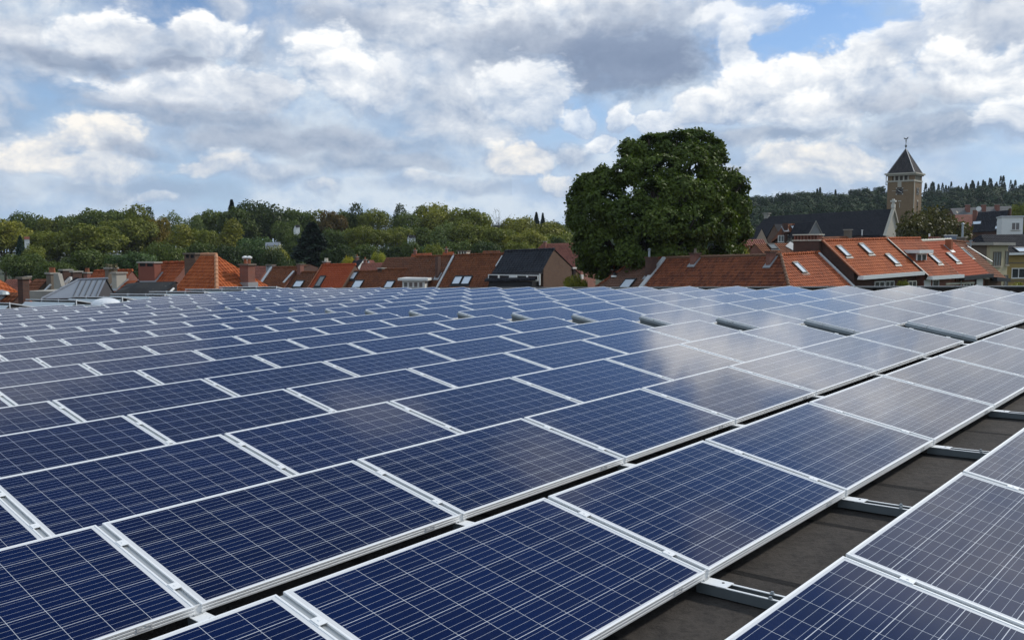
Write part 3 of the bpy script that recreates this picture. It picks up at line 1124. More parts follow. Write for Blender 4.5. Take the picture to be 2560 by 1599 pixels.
        if holes:
            mb = MB(); mb.box(c.x - hw + .1, c.x + hw - .1, c.y - hd + .04, c.y + hd - .04, zt - .318, zt - .104)
            mb.build('flue_opening', DARK, o)
        if cap:
            mb = MB(); mb.box(c.x - hw - .07, c.x + hw + .07, c.y - hd - .07, c.y + hd + .07, zt - .099, zt)
            mb.build('chimney_cap', band or RENDER, o)
        for i in range(pots):
            xx = c.x + (i - (pots - 1) / 2) * min(.32, w / max(pots, 1))
            mb = MB(); mb.tube([(xx, c.y, zt), (xx, c.y, zt + .28), (xx, c.y, zt + .34)], [.11, .085, .11], 10)
            mb.build('chimney_pot', potmat or TERRACOTTA, o)
        # flashing round the foot
        M = Matrix.Translation(s.P(0, 0, 0)) @ s.slope()
        q = M.inverted() @ Vector((c.x, c.y, c.z))
        ll = hd / math.cos(s.phi)
        mb = MB()
        if y is None:
            mb.box(q.x - hw - .14, q.x + hw + .14, q.y - ll - .22, q.y + ll + .1, .0, .05, M)
            mb.build('chimney_flashing', LEAD, o)
        return o

    def verge(s, side, mat, w=.16, t=.07, name='verge'):
        """a strip running down one end of the front slope"""
        x = 0 if side == 'L' else s.L
        a, b = s.P(x, 0, 0), s.P(x, s.yf, s.df)
        M = Matrix.Translation(b) @ s.slope()
        l = (a - b).length
        mb = MB(); mb.box(-w / 2, w / 2, 0, l + .05, .01, t + .03, M)
        return mb.build(name, mat, s.root)

    def strip(s, p, q, mat, w=.14, name='flashing'):
        """a strip on the slope between two pixels"""
        a, b = s.on(*p), s.on(*q)
        n = (s.slope() @ Vector((0, 0, 1)))
        d = (a - b).normalized(); sd = d.cross(n).normalized()
        mb = MB()
        bb = [a - sd * w / 2, a + sd * w / 2, b + sd * w / 2, b - sd * w / 2]
        mb.hexa([v + n * .005 for v in bb], [v + n * .075 for v in bb])
        return mb.build(name, mat, s.root)

    def gutter(s, mat, x0=None, x1=None, h=.16, d=.2, soffit=None):
        x0 = 0 if x0 is None else x0
        x1 = s.L if x1 is None else x1
        a, b = s.P(x0, s.yf, s.df), s.P(x1, s.yf, s.df)
        mb = MB()
        f = lambda v, yy, zz: Vector((v.x, v.y + yy, v.z + zz))
        mb.hexa([f(a, -d, -h), f(b, -d, -h), f(b, .12, -h), f(a, .12, -h)], [f(a, -d, .0), f(b, -d, .0), f(b, .02, -.012), f(a, .02, -.012)])
        return mb.build('gutter', mat, s.root)

    def window(s, x0, y0, x1, y1, frame=None, pane=None, wall_y=None, bars=1, lintel=None):
        """a window in the front wall between two pixel corners"""
        wy = (s.yf + .35) if wall_y is None else wall_y
        a, b = s.ony(x0, y0, wy), s.ony(x1, y1, wy)
        xa, xb = min(a.x, b.x), max(a.x, b.x)
        zt, zb = max(a.z, b.z), min(a.z, b.z)
        return window_box(s.root, xa, xb, zb, zt, wy, frame, pane, bars, lintel)


def window_box(root, xa, xb, zb, zt, wy, frame=None, pane=None, bars=1, lintel=None, name='window'):
    f = .07
    mb = MB()
    mb.box(xa, xa + f, wy - .05, wy + .02, zb, zt); mb.box(xb - f, xb, wy - .05, wy + .02, zb, zt)
    mb.box(xa + f, xb - f, wy - .05, wy + .02, zt - f, zt); mb.box(xa + f, xb - f, wy - .05, wy + .02, zb, zb + f)
    for i in range(bars):
        xm = xa + (xb - xa) * (i + 1) / (bars + 1)
        mb.box(xm - .04, xm + .04, wy - .045, wy + .02, zb + f, zt - f)
    o = mb.build(name, frame or WHITE, root)
    mb = MB(); mb.box(xa + f * .5, xb - f * .5, wy - .012, wy + .03, zb + f * .5, zt - f * .5)
    mb.build('pane', pane or PANE, o)
    mb = MB(); mb.box(xa - .08, xb + .08, wy - .10, wy + .02, zb - .08, zb - .003)
    mb.build('sill', lintel or STONE, o)
    return o


GROW = 'terraced houses with tiled roofs beyond the flat roof'
# ------------------------------------------------------------------ left group (far left of the flat roof)
h = House('tiled_house', 'orange hip roofed house with a white gutter at the left picture edge', (-230, 640), (-96, 634), 44, -20, 43, 2.9, 5, ORANGE, BRICKRED, hipR=2.1, hipL=1, ridge_mat=ORANGE, group=GROW)
h.gutter(WHITE, 0, h.L + 1.9, .14)
h = House('lean_to', 'low brown tiled annex roof with a metal cowl, left of the brown chimney', (-60, 729), (56, 731), 43, -20, 38, 3.5, .4, BROWN, BRICKDARK, cat='annex')
h.chimney(49, 70, 692, 734, BRICKDARK, .34, y=h.yf * .4, cap=True, band=RENDERDARK)
mb = MB(); c = h.on(4, 745)
mb.tube([c + Vector((0, 0, -.3)), c + Vector((0, 0, .12)), c + Vector((0, 0, .17)), c + Vector((0, 0, .3)), c + Vector((0, 0, .38))], [.16, .16, .36, .30, .05], 14)
mb.build('vent_cowl', GALV, h.root, True)
h = House('tiled_house', 'distant brown roofed house behind the tall brown chimney', (18, 698), (76, 697), 92, -12, 40, 4.5, 4, DUSTY, BRICKRED, group=GROW)
h.chimney(66, 75, 690, 700, BRICKRED, .5, y=0)
h = House('tiled_house', 'brown roofed house with a flat grey dormer and a rendered chimney with rusty pots', (88, 697), (121, 697), 62, -26, 42, 5.0, 4, BROWN, RENDERDARK, group=GROW, hipL=1.2)
h.chimney(119, 144, 681, 704, RENDERDARK, .6, pots=3, y=0)
h.strip((128, 712), (112, 728), LEADLIGHT, .16)
w_ = h
# rendered stub wall beside it with a stepped foot
mb = MB()
c0 = at(124, 684, 60); c1 = at(152, 730, 60)
rw = thing('gable_wall', 'grey cement rendered gable wall with flaking patches beside the rusty chimney pots', 'wall', (c0.x, 60.5, 0), rad(-26))
wx = (c1.x - c0.x) * 1.05
mb.face([(0, 0, 0), (wx, 0, 0), (wx, 0, at(152, 716, 60).z), (wx * .72, 0, at(143, 694, 60).z), (wx * .62, 0, c0.z), (0, 0, c0.z)])
mb.face([(0, .3, 0), (0, .3, c0.z), (wx * .62, .3, c0.z), (wx * .72, .3, at(143, 694, 60).z), (wx, .3, at(152, 716, 60).z), (wx, .3, 0)])
for a, b in (((0, c0.z), (wx * .62, c0.z)), ((wx * .62, c0.z), (wx * .72, at(143, 694, 60).z)), ((wx * .72, at(143, 694, 60).z), (wx, at(152, 716, 60).z)), ((0, 0), (0, c0.z))):
    mb.face([(a[0], 0, a[1]), (b[0], 0, b[1]), (b[0], .3, b[1]), (a[0], .3, a[1])])
mb.build('render_face', RENDER, rw)


def flat_dormer(name, label, px0, px1, ytop, ybot, dep, beta, roofmat, wallmat, nwin, depth=2.2, roofh=.16, winy=None, over=.15, frame=None, pane=None, parent=None, cat='dormer'):
    """a box dormer with a flat roof, seen from the front: front face between two pixel columns"""
    A = at(px0, ybot, dep)
    b = rad(beta)
    e = Vector((math.cos(b), math.sin(b), 0))
    d = px_dir(px1, ybot)
    det = e.x * -d.y + d.x * e.y
    rx, ry = -A.x, -A.y
    L = (rx * -d.y + d.x * ry) / det
    hgt = at(px0, ytop, dep).z - A.z
    if parent is None:
        root = thing(name, label, cat, (A.x, A.y, 0), b)
        z0 = A.z
        off = Vector((0, 0, 0)); R = Matrix.Identity(4)
        T = Matrix.Identity(4)
        base = -A.z
    else:
        root = parent.root
        z0 = A.z - parent.base
        T = Matrix.Rotation(b - parent.beta, 4, 'Z')
        q = parent.inv @ Vector((A.x, A.y, 0))
        T = Matrix.Translation((q.x, q.y, 0)) @ T
    lo = 0.0 if parent is None else z0 - 1.2
    mb = MB(); mb.box(0, L, 0, depth, lo, z0 + hgt - roofh, T)
    body = mb.build('dormer' if parent else 'wall', wallmat, root)
    p_ = body if parent else root
    mb = MB(); mb.box(-over, L + over, -over, depth, z0 + hgt - roofh + .002, z0 + hgt, T)
    mb.build('dormer_roof' if parent else 'roof', roofmat, p_)
    if nwin:
        wz0, wz1 = z0 + .12 * hgt, z0 + hgt - roofh - .10 * hgt
        if winy:
            wz1, wz0 = at(px0, winy[0], dep).z - (0 if parent is None else parent.base), at(px0, winy[1], dep).z - (0 if parent is None else parent.base)
        ww = (L - .2) / nwin
        for i in range(nwin):
            o = window_box(p_, 0, ww - .06, wz0, wz1, 0, frame, pane, 1 if ww > .9 else 0) if False else None
            mbf = MB()
            x0, x1, f = .1 + i * ww, .1 + (i + 1) * ww - .05, .06
            mbf.box(x0, x0 + f, -.04, .02, wz0, wz1, T); mbf.box(x1 - f, x1, -.04, .02, wz0, wz1, T)
            mbf.box(x0 + f, x1 - f, -.04, .02, wz1 - f, wz1, T); mbf.box(x0 + f, x1 - f, -.04, .02, wz0, wz0 + f, T)
            o = mbf.build('window_frame' if parent else 'window', frame or WHITE, p_)
            if parent:
                mbf = MB(); mbf.box(x0 + .03, x1 - .03, -.015, .03, wz0 + .03, wz1 - .03, T); mbf.build('window_pane', pane or PANE, p_)
            else:
                mbf = MB(); mbf.box(x0 + .03, x1 - .03, -.015, .03, wz0 + .03, wz1 - .03, T); mbf.build('pane', pane or PANE, o)
    return body, T, L, z0, hgt


flat_dormer('dormer', '', 77, 149, 727, 762, 56, -12, RENDER, CREAM, 5, 3, .5, (737, 748), parent=w_, pane=PANE)
h = House('brick_house', 'dark brick house with two stacks and pale stepped flashing on its slate slope', (155, 690), (196, 694), 66, -30, 44, 4.5, 4, SLATE, BRICKDARK, group=GROW)
h.chimney(153, 178, 673, 700, BRICKDARK, .7, y=0, holes=1)
h.chimney(182, 201, 677, 700, BRICKDARK, .7, y=.2, holes=1)
for i in range(5):
    c = h.ony(163 + i * 3.4, 708 - i * 3.0, h.yf * .55)
    mb = MB(); mb.box(c.x - .05, c.x + .14, c.y - .1, c.y + .02, c.z - .1, c.z + .12)
    mb.build('flashing_step', WHITE, h.root)

# zinc hipped dormer
A = at(196, 698.5, 50)
zd = House('zinc_roofed_dormer', 'grey standing seam zinc hipped roof with dark clad walls beside a pale chimney', (196, 699), (266, 697), 50, 6, 33, 1.75, 1.7, ZINC, ZINCDARK, hipL=1.35, cat='dormer', over=.25, lip=.0)
for k in range(5):
    t = (k + .6) / 5
    a = zd.P(zd.L * t, 0, 0); b = zd.P(zd.L * t, zd.yf, zd.df)
    M = Matrix.Translation(b) @ zd.slope()
    mb = MB(); mb.box(-.018, .018, 0, (a - b).length, .004, .045, M); mb.build('standing_seam', ZINCDARK, zd.root)
for k in range(4):
    t = (k + .5) / 4
    a = zd.P(0, 0, 0); b = zd.P(-1.35, zd.yf * (1 - 1.0 * t), zd.df)
    mb = MB(); mb.tube([a.lerp(b, .25 + .2 * t) + Vector((0, 0, .02)), b + Vector((0, 0, .02))], .02, 4); mb.build('standing_seam', ZINCDARK, zd.root)
zd.caps(zd.P(0, 0, 0), zd.P(zd.L, 0, 0), ZINC, .05, 1.2)
zd.caps(zd.P(0, 0, 0), zd.P(-1.35, zd.yf, zd.df), ZINC, .05, 1.0)
a, b = zd.P(-1.35, zd.yf, zd.df), zd.P(zd.L, zd.yf, zd.df)
mb = MB(); mb.box(-1.38, zd.L + .03, zd.yf - .03, zd.yf + .08, a.z - .16, a.z - .006); mb.build('fascia', BLACKTRIM, zd.root)
mb = MB(); mb.box(-1.25, -.05, zd.yf + .16, zd.yf + .22, a.z - .36, a.z - .27); mb.build('window_head', CREAM, zd.root)
for i in range(3):
    window_box(zd.root, -1.15 + i * .36, -.85 + i * .36, a.z - .95, a.z - .40, zd.yf + .24, CREAM, PANE, 0)

h = House('tiled_house', 'orange tiled house with a row of small pots behind the zinc roof', (236, 678), (331, 676), 78, -16, 42, 5, 4, ORANGE2, BRICKRED, group=GROW, ridge_mat=ORANGE2)
h.chimney(211, 226, 680, 690, BRICKRED, .5, y=0, pots=2)
h = House('tiled_house', 'low orange roofed house behind the pale rendered chimney', (305, 703), (345, 701), 58, -28, 36, 4.5, 3, ORANGE2, BRICKRED, group=GROW)
h.chimney(284, 313, 680, 712, plain('pale_render', (.42, .40, .34), .85, 0, .15, 1), .75, holes=2, band=RENDER)
h.chimney(271, 287, 668, 706, RENDERDARK, .7, pots=0)
mb = MB()
random.seed(8)
c = h.on(280, 706)
for _ in range(60):
    q = c + Vector((random.uniform(-.35, .35), random.uniform(-.3, .3), random.uniform(.75, 1.2)))
    r = .09
    v1, v2 = [Vector([random.uniform(-1, 1) for _ in range(3)]).normalized() * r for _ in range(2)]
    mb.face([q - v1, q + v2, q + v1, q - v2])
mb.build('dry_weeds', plain('dry_weed', (.12, .10, .05), .9, 0, .4, 9), h.root)

h = House('tiled_house', 'orange red roofed house with a wide red chimney showing two dark openings', (404, 658), (470, 656.5), 62, -24, 42, 7.0, 5, ORANGE2, BRICKRED, group=GROW, ridge_mat=ORANGE2)
h.chimney(346, 404, 654, 694, plain('red_render', (.22, .075, .05), .85, 0, .2, 1.0), .6, holes=2, band=RENDER)
h.strip((361, 700), (403, 672), LEAD, .35)
h = House('low_roof', 'low mossy black felt roof below the wide red chimney', (352, 704.5), (441, 704), 50, -4, 20, 2.6, .3, tile_mat('mossy_black_felt', (.018, .019, .02), (.035, .036, .036), (.05, .05, .048), .5, .9, .9, moss=.75), BLACKTRIM, cat='annex', hipL=.9, over=.1, lip=.0)
a, b = h.P(-.9, h.yf, h.df), h.P(h.L, h.yf, h.df)
mb = MB(); mb.box(-.95, h.L, h.yf - .02, h.yf + .06, a.z - .25, a.z - .005); mb.build('fascia', BLACKTRIM, h.root)
mb = MB(); M = Matrix.Translation(b) @ h.slope(); mb.box(.1, .17, -.1, 1.9, -.14, -.06, M); mb.build('gutter', WHITE, h.root)

# the hipped orange roof
hip = House('hipped_house', 'large orange hipped roof with pale hip tiles and a red chimney on its sunny side', (503, 637), (540, 637.5), 56, -26, 43, 8.0, 7, ORANGE, BRICKRED, hipR=5.6, ridge_mat=plain('pale_hip_tiles', (.44, .21, .11), .7, 0, .25, 3), group=GROW)
hip.chimney(463, 508, 632, 662, BRICKBROWN, .7, y=.1, holes=2, band=RENDERDARK)
# chimney on the right hip face
wy = at(619, 700, 55)
q = hip.inv @ wy
mb = MB()
zt = at(619, 659, 55).z - hip.base
mb.box(q.x - .33, q.x + .33, q.y - .30, q.y + .30, q.z - 1.2, zt - .1)
o = mb.build('chimney', BRICKRED, hip.root)
mb = MB(); mb.box(q.x - .40, q.x + .40, q.y - .37, q.y + .37, zt - .099, zt); mb.build('chimney_cap', RENDERDARK, o)
for dx in (-.16, .16):
    mb = MB(); mb.tube([(q.x + dx, q.y, zt), (q.x + dx, q.y, zt + .30)], .08, 8); mb.build('chimney_pot', TERRACOTTA, o)
    mb = MB(); mb.tube([(q.x + dx, q.y, zt + .31), (q.x + dx, q.y, zt + .39), (q.x + dx, q.y, zt + .47)], [.17, .19, .06], 10); mb.build('cowl', WHITE, o)
mb = MB(); mb.box(q.x - .46, q.x + .46, q.y - .46, q.y + .40, q.z - .42, q.z - .12); mb.build('chimney_flashing', LEAD, o)

# ------------------------------------------------------------------ centre group
h = House('tiled_house', 'dusty pink roofed house far behind the red chimney with white cowls', (633, 665), (672, 665), 118, -18, 40, 5, 4, DUSTY, BRICKRED, group=GROW)
h.chimney(612, 618, 649, 668, BRICKRED, .5, y=0)
h = House('tiled_house', 'brown orange roof with a pale left verge and a grey cowled chimney', (681, 669), (744, 668), 96, -25, 42, 6, 5, BROWN, BRICKRED, group=GROW, ridge_mat=BROWN)
h.verge('L', LEADLIGHT, .3)
h.chimney(666, 688, 661, 678, LEAD, .6, y=.3, holes=3, band=RENDERDARK)
h.strip((735, 678), (709, 707), LEADLIGHT, .25)
h = House('tiled_house', 'brown roof with one pale skylight left of the bright orange roof', (737, 680.5), (800, 680), h.depR, -25, 42, 6, 5, BROWN2, BRICKRED, group=GROW, ridge_mat=BROWN)
h.chimney(743, 759, 659, 684, BRICKRED, .6, y=0, band=RENDERDARK)
h.skylight(747, 710.5, 1.1, 1.0)
d3 = h.depR
h = House('low_roof', 'dark flat roof edge between the brick chimney and the orange roof', (760, 661), (778, 661), 112, -20, 12, 3, 2, BROWN2, BRICKDARK, cat='annex')
h = House('tiled_house', 'bright new orange roof with a small dark skylight', (808, 662.5), (889, 661), d3, -25, 43, 6.5, 5, BRIGHT, BRICKBROWN, group=GROW, ridge_mat=BRIGHT)
h.chimney(808, 824, 653, 668, BRICKRED, .6, y=.5, pots=2, potmat=CREAM)
h.skylight(801, 704, .7, 1.5, PANE_GREY)
h.verge('L', TERRACOTTA, .12)
h = House('tiled_house', 'brown roof with two pale skylights right of the bright orange roof', (886, 679), (962, 677.5), h.depR, -27, 42, 6, 5, BROWN, BRICKBROWN, group=GROW, ridge_mat=BROWN)
h.skylight(882, 690, .95, 1.1)
h.skylight(895, 711, 1.1, 1.1)
h = House('tiled_house', 'brown roof with one low skylight and a dark ridge chimney', (963, 673.5), (1042, 672), h.depR, -27, 42, 6, 5, BROWN, BRICKBROWN, group=GROW, ridge_mat=BROWN)
h.chimney(945, 964, 669, 690, BRICKDARK, .7, y=.2, holes=1)
h.skylight(974, 712, .95, 1.0)
d6 = h.depR
h = House('tiled_house', 'lighter red roof rising behind the dark ridge chimney', (966, 643.5), (1046, 641.5), 116, -25, 42, 6, 5, BROWN2, BRICKRED, group=GROW)
h = House('tiled_house', 'higher brown roof with pale lichen spots and a white flat dormer', (1040, 641.5), (1137, 640), d6, -28, 42, 8, 5, BROWN2, BRICKBROWN, group=GROW, ridge_mat=BROWN)
h.chimney(1089, 1101, 641, 690, BRICKDARK, .5, cap=False)
h.chimney(1145, 1175, 626, 646, CREAM, .6, y=.6, holes=3, band=RENDERDARK)
flat_dormer('dormer', '', 1006, 1062, 695, 722, h.depR - 3.2, -6, WHITE, WHITE, 4, 3.5, .22, (704, 719), .35, pane=PANE_GREY, parent=h)
h = House('tiled_house', 'brown roof with a white left verge and two tilted skylights side by side', (1139, 638.5), (1262, 634), h.depR, -28, 43, 7.5, 5, BROWN, BRICKBROWN, group=GROW, ridge_mat=BROWN)
h.verge('L', LEADLIGHT, .2)
h.skylight(1144, 701.5, .9, 1.1)
h.skylight(1167, 701.5, .9, 1.1)
h.strip((1258, 640), (1242, 666), LEADLIGHT, .3)
# black roofed house with the brick gable
bk = House('black_roofed_house', 'house with a black tiled roof, white window band and bare brick gable', (1263, 628), (1386, 623), h.depR, -30, 40, 3.0, 6.0, BLACKTILE, BRICKBROWN, group=GROW, ridge_mat=BLACKTILE, back_phi=24)
a, b = bk.P(0, bk.yf, bk.df), bk.P(bk.L, bk.yf, bk.df)
Ld = 1.35
mb = MB()
f = lambda v, y, z: Vector((v.x, v.y + y, v.z + z))
mb.hexa([f(a, -Ld, -.75), f(b, -Ld, -.75), f(b, .1, -.14), f(a, .1, -.14)], [f(a, -Ld, -.58), f(b, -Ld, -.58), f(b, .1, .03), f(a, .1, .03)])
mb.build('lower_roof', SLATE, bk.root)
wy = bk.yf - Ld + .35
mb = MB(); mb.box(.25, bk.L - .45, wy, bk.yf + .3, a.z - 7, a.z - .55); mb.build('dormer_front', BLACKTRIM, bk.root)
xs = [.7, 2.15, 4.2, 5.6]
zt = bk.ony(1240, 686, wy).z; zb = bk.ony(1240, 699, wy).z
for px0, px1 in ((1221, 1247), (1248, 1275), (1292, 1318), (1319, 1346)):
    q0, q1 = bk.ony(px0, 690, wy), bk.ony(px1, 690, wy)
    window_box(bk.root, q0.x, q1.x, zb, zt, wy - .01, WHITE, PANE, 0)
q0, q1 = bk.ony(1276, 690, wy), bk.ony(1291, 690, wy)
mb = MB(); mb.box(q0.x, q1.x, wy - .05, wy + .1, zb, zt); mb.build('white_panel', WHITE, bk.root)
q0 = bk.ony(1350, 690, wy)
mb = MB(); mb.box(q0.x - .05, q0.x + .06, wy - .1, wy, zb - .4, zt + .1); mb.build('downpipe', WHITE, bk.root)
bk.chimney(1366, 1380, 620, 634, BRICKDARK, .45, y=.25, cap=False)
c = bk.onx(1434, 680, bk.L - .06)
mb = MB(); mb.box(bk.L - .09, bk.L + .03, c.y - .25, c.y + .25, c.z - .5, c.z + .3); wn_ = mb.build('window', PANE, bk.root)
mb = MB(); mb.box(bk.L - .09, bk.L + .08, c.y - .4, c.y + .4, c.z + .31, c.z + .45); mb.build('lintel', WHITE, wn_)
yb = bk.s2 * math.cos(bk.phi2); e_ = bk.P(bk.L, yb, bk.s2 * math.sin(bk.phi2))
mb = MB(); mb.box(e_.x - .3, e_.x + .1, e_.y - .1, e_.y + .35, e_.z - .35, e_.z + .05); mb.build('eave_box', WHITE, bk.root)
h = House('tiled_house', 'red roofed house behind the brick gable, partly under the big tree', (1356, 609), (1476, 606), 140, -20, 42, 7, 5, DUSTY, BRICKRED, group=GROW, hipL=3.0)
h.chimney(1358, 1367, 603, 622, BRICKRED, .6, y=-.6)
h.chimney(1437, 1446, 602, 618, BRICKRED, .6, y=-.6)
# small far roofs above the centre terrace
FAR = 'far small roofs above the centre terrace'
for lab, A_, B_, dep, be, tl, wl in [
        ('far house with a blue grey roof left of two white gables', (885, 650), (910, 648), 150, -35, SLATE, WHITE),
        ('far white gabled house above the bright orange roof', (921, 650), (934, 650), 148, 40, DUSTY, WHITE),
        ('far white gabled house nearest the brown lichen roof', (954, 651), (973, 648), 152, 35, SLATE, WHITE),
        ('far red roofed row behind the white gables', (905, 657), (972, 656), 132, -10, DUSTY, BRICKRED),
        ('far orange roof left of the lichen roof chimney', (1030, 634), (1080, 632), 150, -15, ORANGE2, BRICKRED),
        ('far orange roof beside the cream chimney', (1108, 630), (1135, 629), 150, -15, ORANGE, BRICKRED),
        ('far red roof left of the black roof ridge', (1208, 627), (1250, 626), 125, -25, BROWN, BRICKRED),
        ('far brown roof above the red chimney with white cowls', (560, 669), (606, 668), 120, -15, BROWN, BRICKRED)]:
    h = House('far_house', lab, A_, B_, dep, be, 42, 4.5, 4, tl, wl, group=FAR)
    if dep in (150, 132):
        h.chimney(A_[0] + 4, A_[0] + 12, A_[1] - 9, A_[1] + 2, BRICKRED, .5, y=0, pots=1)


# ------------------------------------------------------------------ right group: a terrace that turns the corner
PITCHR = 40
S_R = 5.4
HC = S_R * math.cos(rad(PITCHR))
h = House('tiled_house', 'grey brown tiled hip roof with one skylight and a steel flue on a dark stack', (1592, 647.5), (1662, 645), 72.7, -52, PITCHR, S_R, 5, GREYTILE, BRICKBROWN, hipL=2.9, group=GROW, ridge_mat=REDBROWN)
o = h.chimney(1613, 1641, 642, 684, BRICKDARK, .65, band=BRICKDARK)
c = h.ony(1623, 642, h.on(1627, 684).y)
mb = MB(); mb.tube([c + Vector((0, 0, -.05)), c + Vector((0, 0, .50))], .085, 10); mb.tube([c + Vector((0, 0, .52)), c + Vector((0, 0, .58)), c + Vector((0, 0, .66))], [.13, .14, .03], 10)
mb.build('flue_pipe', GALV, o)
h.skylight(1569, 711, 1.15, 1.2)
c = h.on(1536, 692)
mb = MB(); mb.tube([c, c + Vector((0, 0, .12))], [.28, .25], 12); mb.build('roof_vent', WHITE, h.root)
mb = MB(); mb.tube([c + Vector((0, 0, .12)), c + Vector((0, 0, .30)), c + Vector((0, 0, .36))], [.13, .13, .17], 10); mb.build('vent_cap', BLACKTRIM, h.root)
h.chimney(1522, 1546, 673, 700, BRICKRED, .6, y=.8, pots=1)
r2 = House('tiled_house', 'long dark red brown pantile roof with two brick stacks on its ridge', (1664, 645), (1952, 637.5), 70.2, -52, PITCHR, S_R, 5, REDBROWN, BRICKBROWN, hipR=HC, cornerR=True, group=GROW, ridge_mat=plain('mossy_ridge', (.16, .085, .05), .8, 0, .35, 3))
r2.chimney(1724, 1751, 632, 653, BRICKRED, .7, band=BRICKDARK, pots=1, potmat=RENDERDARK)
r2.chimney(1914, 1940, 628, 654, BRICKRED, .7, band=BRICKDARK)
r2.verge('L', LEADLIGHT, .42)
for p_ in ((1733, 1696), (1925, 1888)):
    pass
r3 = House('tiled_house', 'orange red corner roof with one skylight below the dark brick gable wall', (1953, 637.5), (2047, 631.5), 62.0, 38, PITCHR, S_R * .96, 5, ORANGE2, BRICKBROWN, hipL=HC * .96, cornerL=True, group=GROW, ridge_mat=ORANGE)
r3.skylight(1998, 670, .6, 1.1)
r3.verge('R', LEADLIGHT, .22)
r3.gutter(WHITE, h=.22, d=.3)
r5 = House('tiled_house', 'bright orange roof with three skylights beside a dark brick gable and long pot stack', (2057, 602.5), (2215, 597.5), 65.0, 38, PITCHR, 3.75, 4.2, ORANGE, BRICKDARK, group=GROW, ridge_mat=ORANGE, over=.4)
for px, py in ((2107, 629), (2163, 623), (2229, 649)):
    r5.skylight(px, py, .64, 1.15)
r5.gutter(WHITE, 0, r5.L - .1, .26, .36)
r5.verge('L', TERRACOTTA, .16)
mb = MB(); mb.box(-.35, .25, .1, 2.2, r5.zr - 1.6, r5.zr + .02); o = mb.build('chimney', BRICKDARK, r5.root)
mb = MB(); mb.box(-.42, .32, .03, 2.27, r5.zr + .021, r5.zr + .09); mb.build('chimney_cap', CREAM, o)
mb = MB(); mb.box(-.40, .30, .05, 2.25, r5.zr + .42, r5.zr + .50); mb.build('chimney_cap', CREAM, o)
for i in range(8):
    y = .2 + i * .27
    mb = MB(); mb.box(-.28, .18, y, y + .12, r5.zr + .0905, r5.zr + .4195); mb.build('flue_brick', BRICKRED, o)
mb = MB(); mb.box(.02, .06, r5.yf * .98, 0, 0, .01) if False else None
r5.window(2186, 703, 2210, 722, WHITE, PANE, bars=1)
r5.window(2213, 702, 2234, 722, WHITE, PANE, bars=1)
r6 = House('tiled_house', 'orange roof with a white framed dormer window and a black seam on its left', (2217, 597), (2299, 596), 70.2, 38, PITCHR, 4.35, 4.2, ORANGE2, BRICKRED, group=GROW, ridge_mat=ORANGE)
r6.verge('L', BLACKTRIM, .14)
r6.gutter(WHITE, 0, r6.L, .26, .36)
r6.skylight(2336, 648.5, .62, 1.1)
# dormer with its own little flat roof
c = r6.on(2303, 651)
q0, q1 = r6.ony(2291, 654, c.y), r6.ony(2316, 654, c.y)
zt = r6.ony(2303, 629, c.y).z
mb = MB(); mb.box(q0.x, q1.x, c.y + .05, c.y + 2.6, q0.z - .5, zt - .12); d_ = mb.build('dormer', BRICKRED, r6.root)
mb = MB(); mb.box(q0.x - .25, q1.x + .35, c.y - .35, c.y + 3.0, zt - .118, zt + .14); mb.build('dormer_roof', WHITE, d_)
mb = MB()
f = .09
za, zb_ = q0.z - .1, zt - .13
mb.box(q0.x, q0.x + f, c.y - .02, c.y + .045, za, zb_); mb.box(q1.x - f, q1.x, c.y - .02, c.y + .045, za, zb_)
xm = (q0.x + q1.x) / 2
mb.box(xm - .06, xm + .06, c.y - .02, c.y + .045, za + f, zb_ - f); mb.box(q0.x + f, q1.x - f, c.y - .02, c.y + .045, za, za + f); mb.box(q0.x + f, q1.x - f, c.y - .02, c.y + .045, zb_ - f, zb_)
mb.build('window_frame', WHITE, d_)
mb = MB(); mb.box(q0.x + .04, q1.x - .04, c.y + .01, c.y + .048, za + .04, zb_ - .04); mb.build('window_pane', PANE, d_)
r6.window(2270, 702, 2290, 722, CREAM, PANE, bars=1)
r6.window(2310, 700, 2325, 722, WHITE, WHITE, bars=0)
r6.window(2331, 699, 2346, 722, WHITE, PANE, bars=0)
r7 = House('tiled_house', 'smooth orange red roof with a pale left verge and a rusty ridge chimney', (2301, 602.5), (2376, 599), 73.3, 38, PITCHR, 4.3, 4.2, BRIGHT, BRICKRED, group=GROW, ridge_mat=CREAM)
r7.verge('L', CREAM, .16)
r7.gutter(BLACKTRIM, 0, r7.L, .3, .34)
r7.skylight(2381, 645, .64, 1.15)
r7.chimney(2365, 2379, 598, 621, TERRACOTTA, .5, cap=False)
mb = MB()
c = r7.P(r7.L * .62, .4, 0)
mb.box(c.x - 1.0, c.x + 1.0, c.y - .2, c.y + .2, c.z - .5, c.z + .04); o = mb.build('chimney', BRICKRED, r7.root)
for i in range(5):
    mb = MB(); mb.tube([(c.x - .8 + i * .4, c.y, c.z + .04), (c.x - .8 + i * .4, c.y, c.z + .30)], .13, 8); mb.build('chimney_pot', BRICKRED, o)
mb = MB(); mb.tube([(c.x + .1, c.y + .5, c.z - .2), (c.x + .1, c.y + .5, c.z + .55)], .07, 8); mb.build('flue_pipe', WHITE, o)
mb = MB(); q0 = r7.ony(2402, 694, r7.yf + .33); mb.box(q0.x - .04, q0.x + .04, q0.y - .08, q0.y, -1, q0.z + .35); mb.build('downpipe', LEADLIGHT, r7.root)
r7.window(2408, 705, 2432, 724, WHITE, PANE, bars=2)
mb = MB(); q0, q1 = r7.ony(2364, 709, r7.yf + .33), r7.ony(2436, 697, r7.yf + .33)
mb.box(q0.x, q1.x, q0.y - .05, q0.y, q0.z - .1, q0.z + .06); mb.build('string_course', CREAM, r7.root)
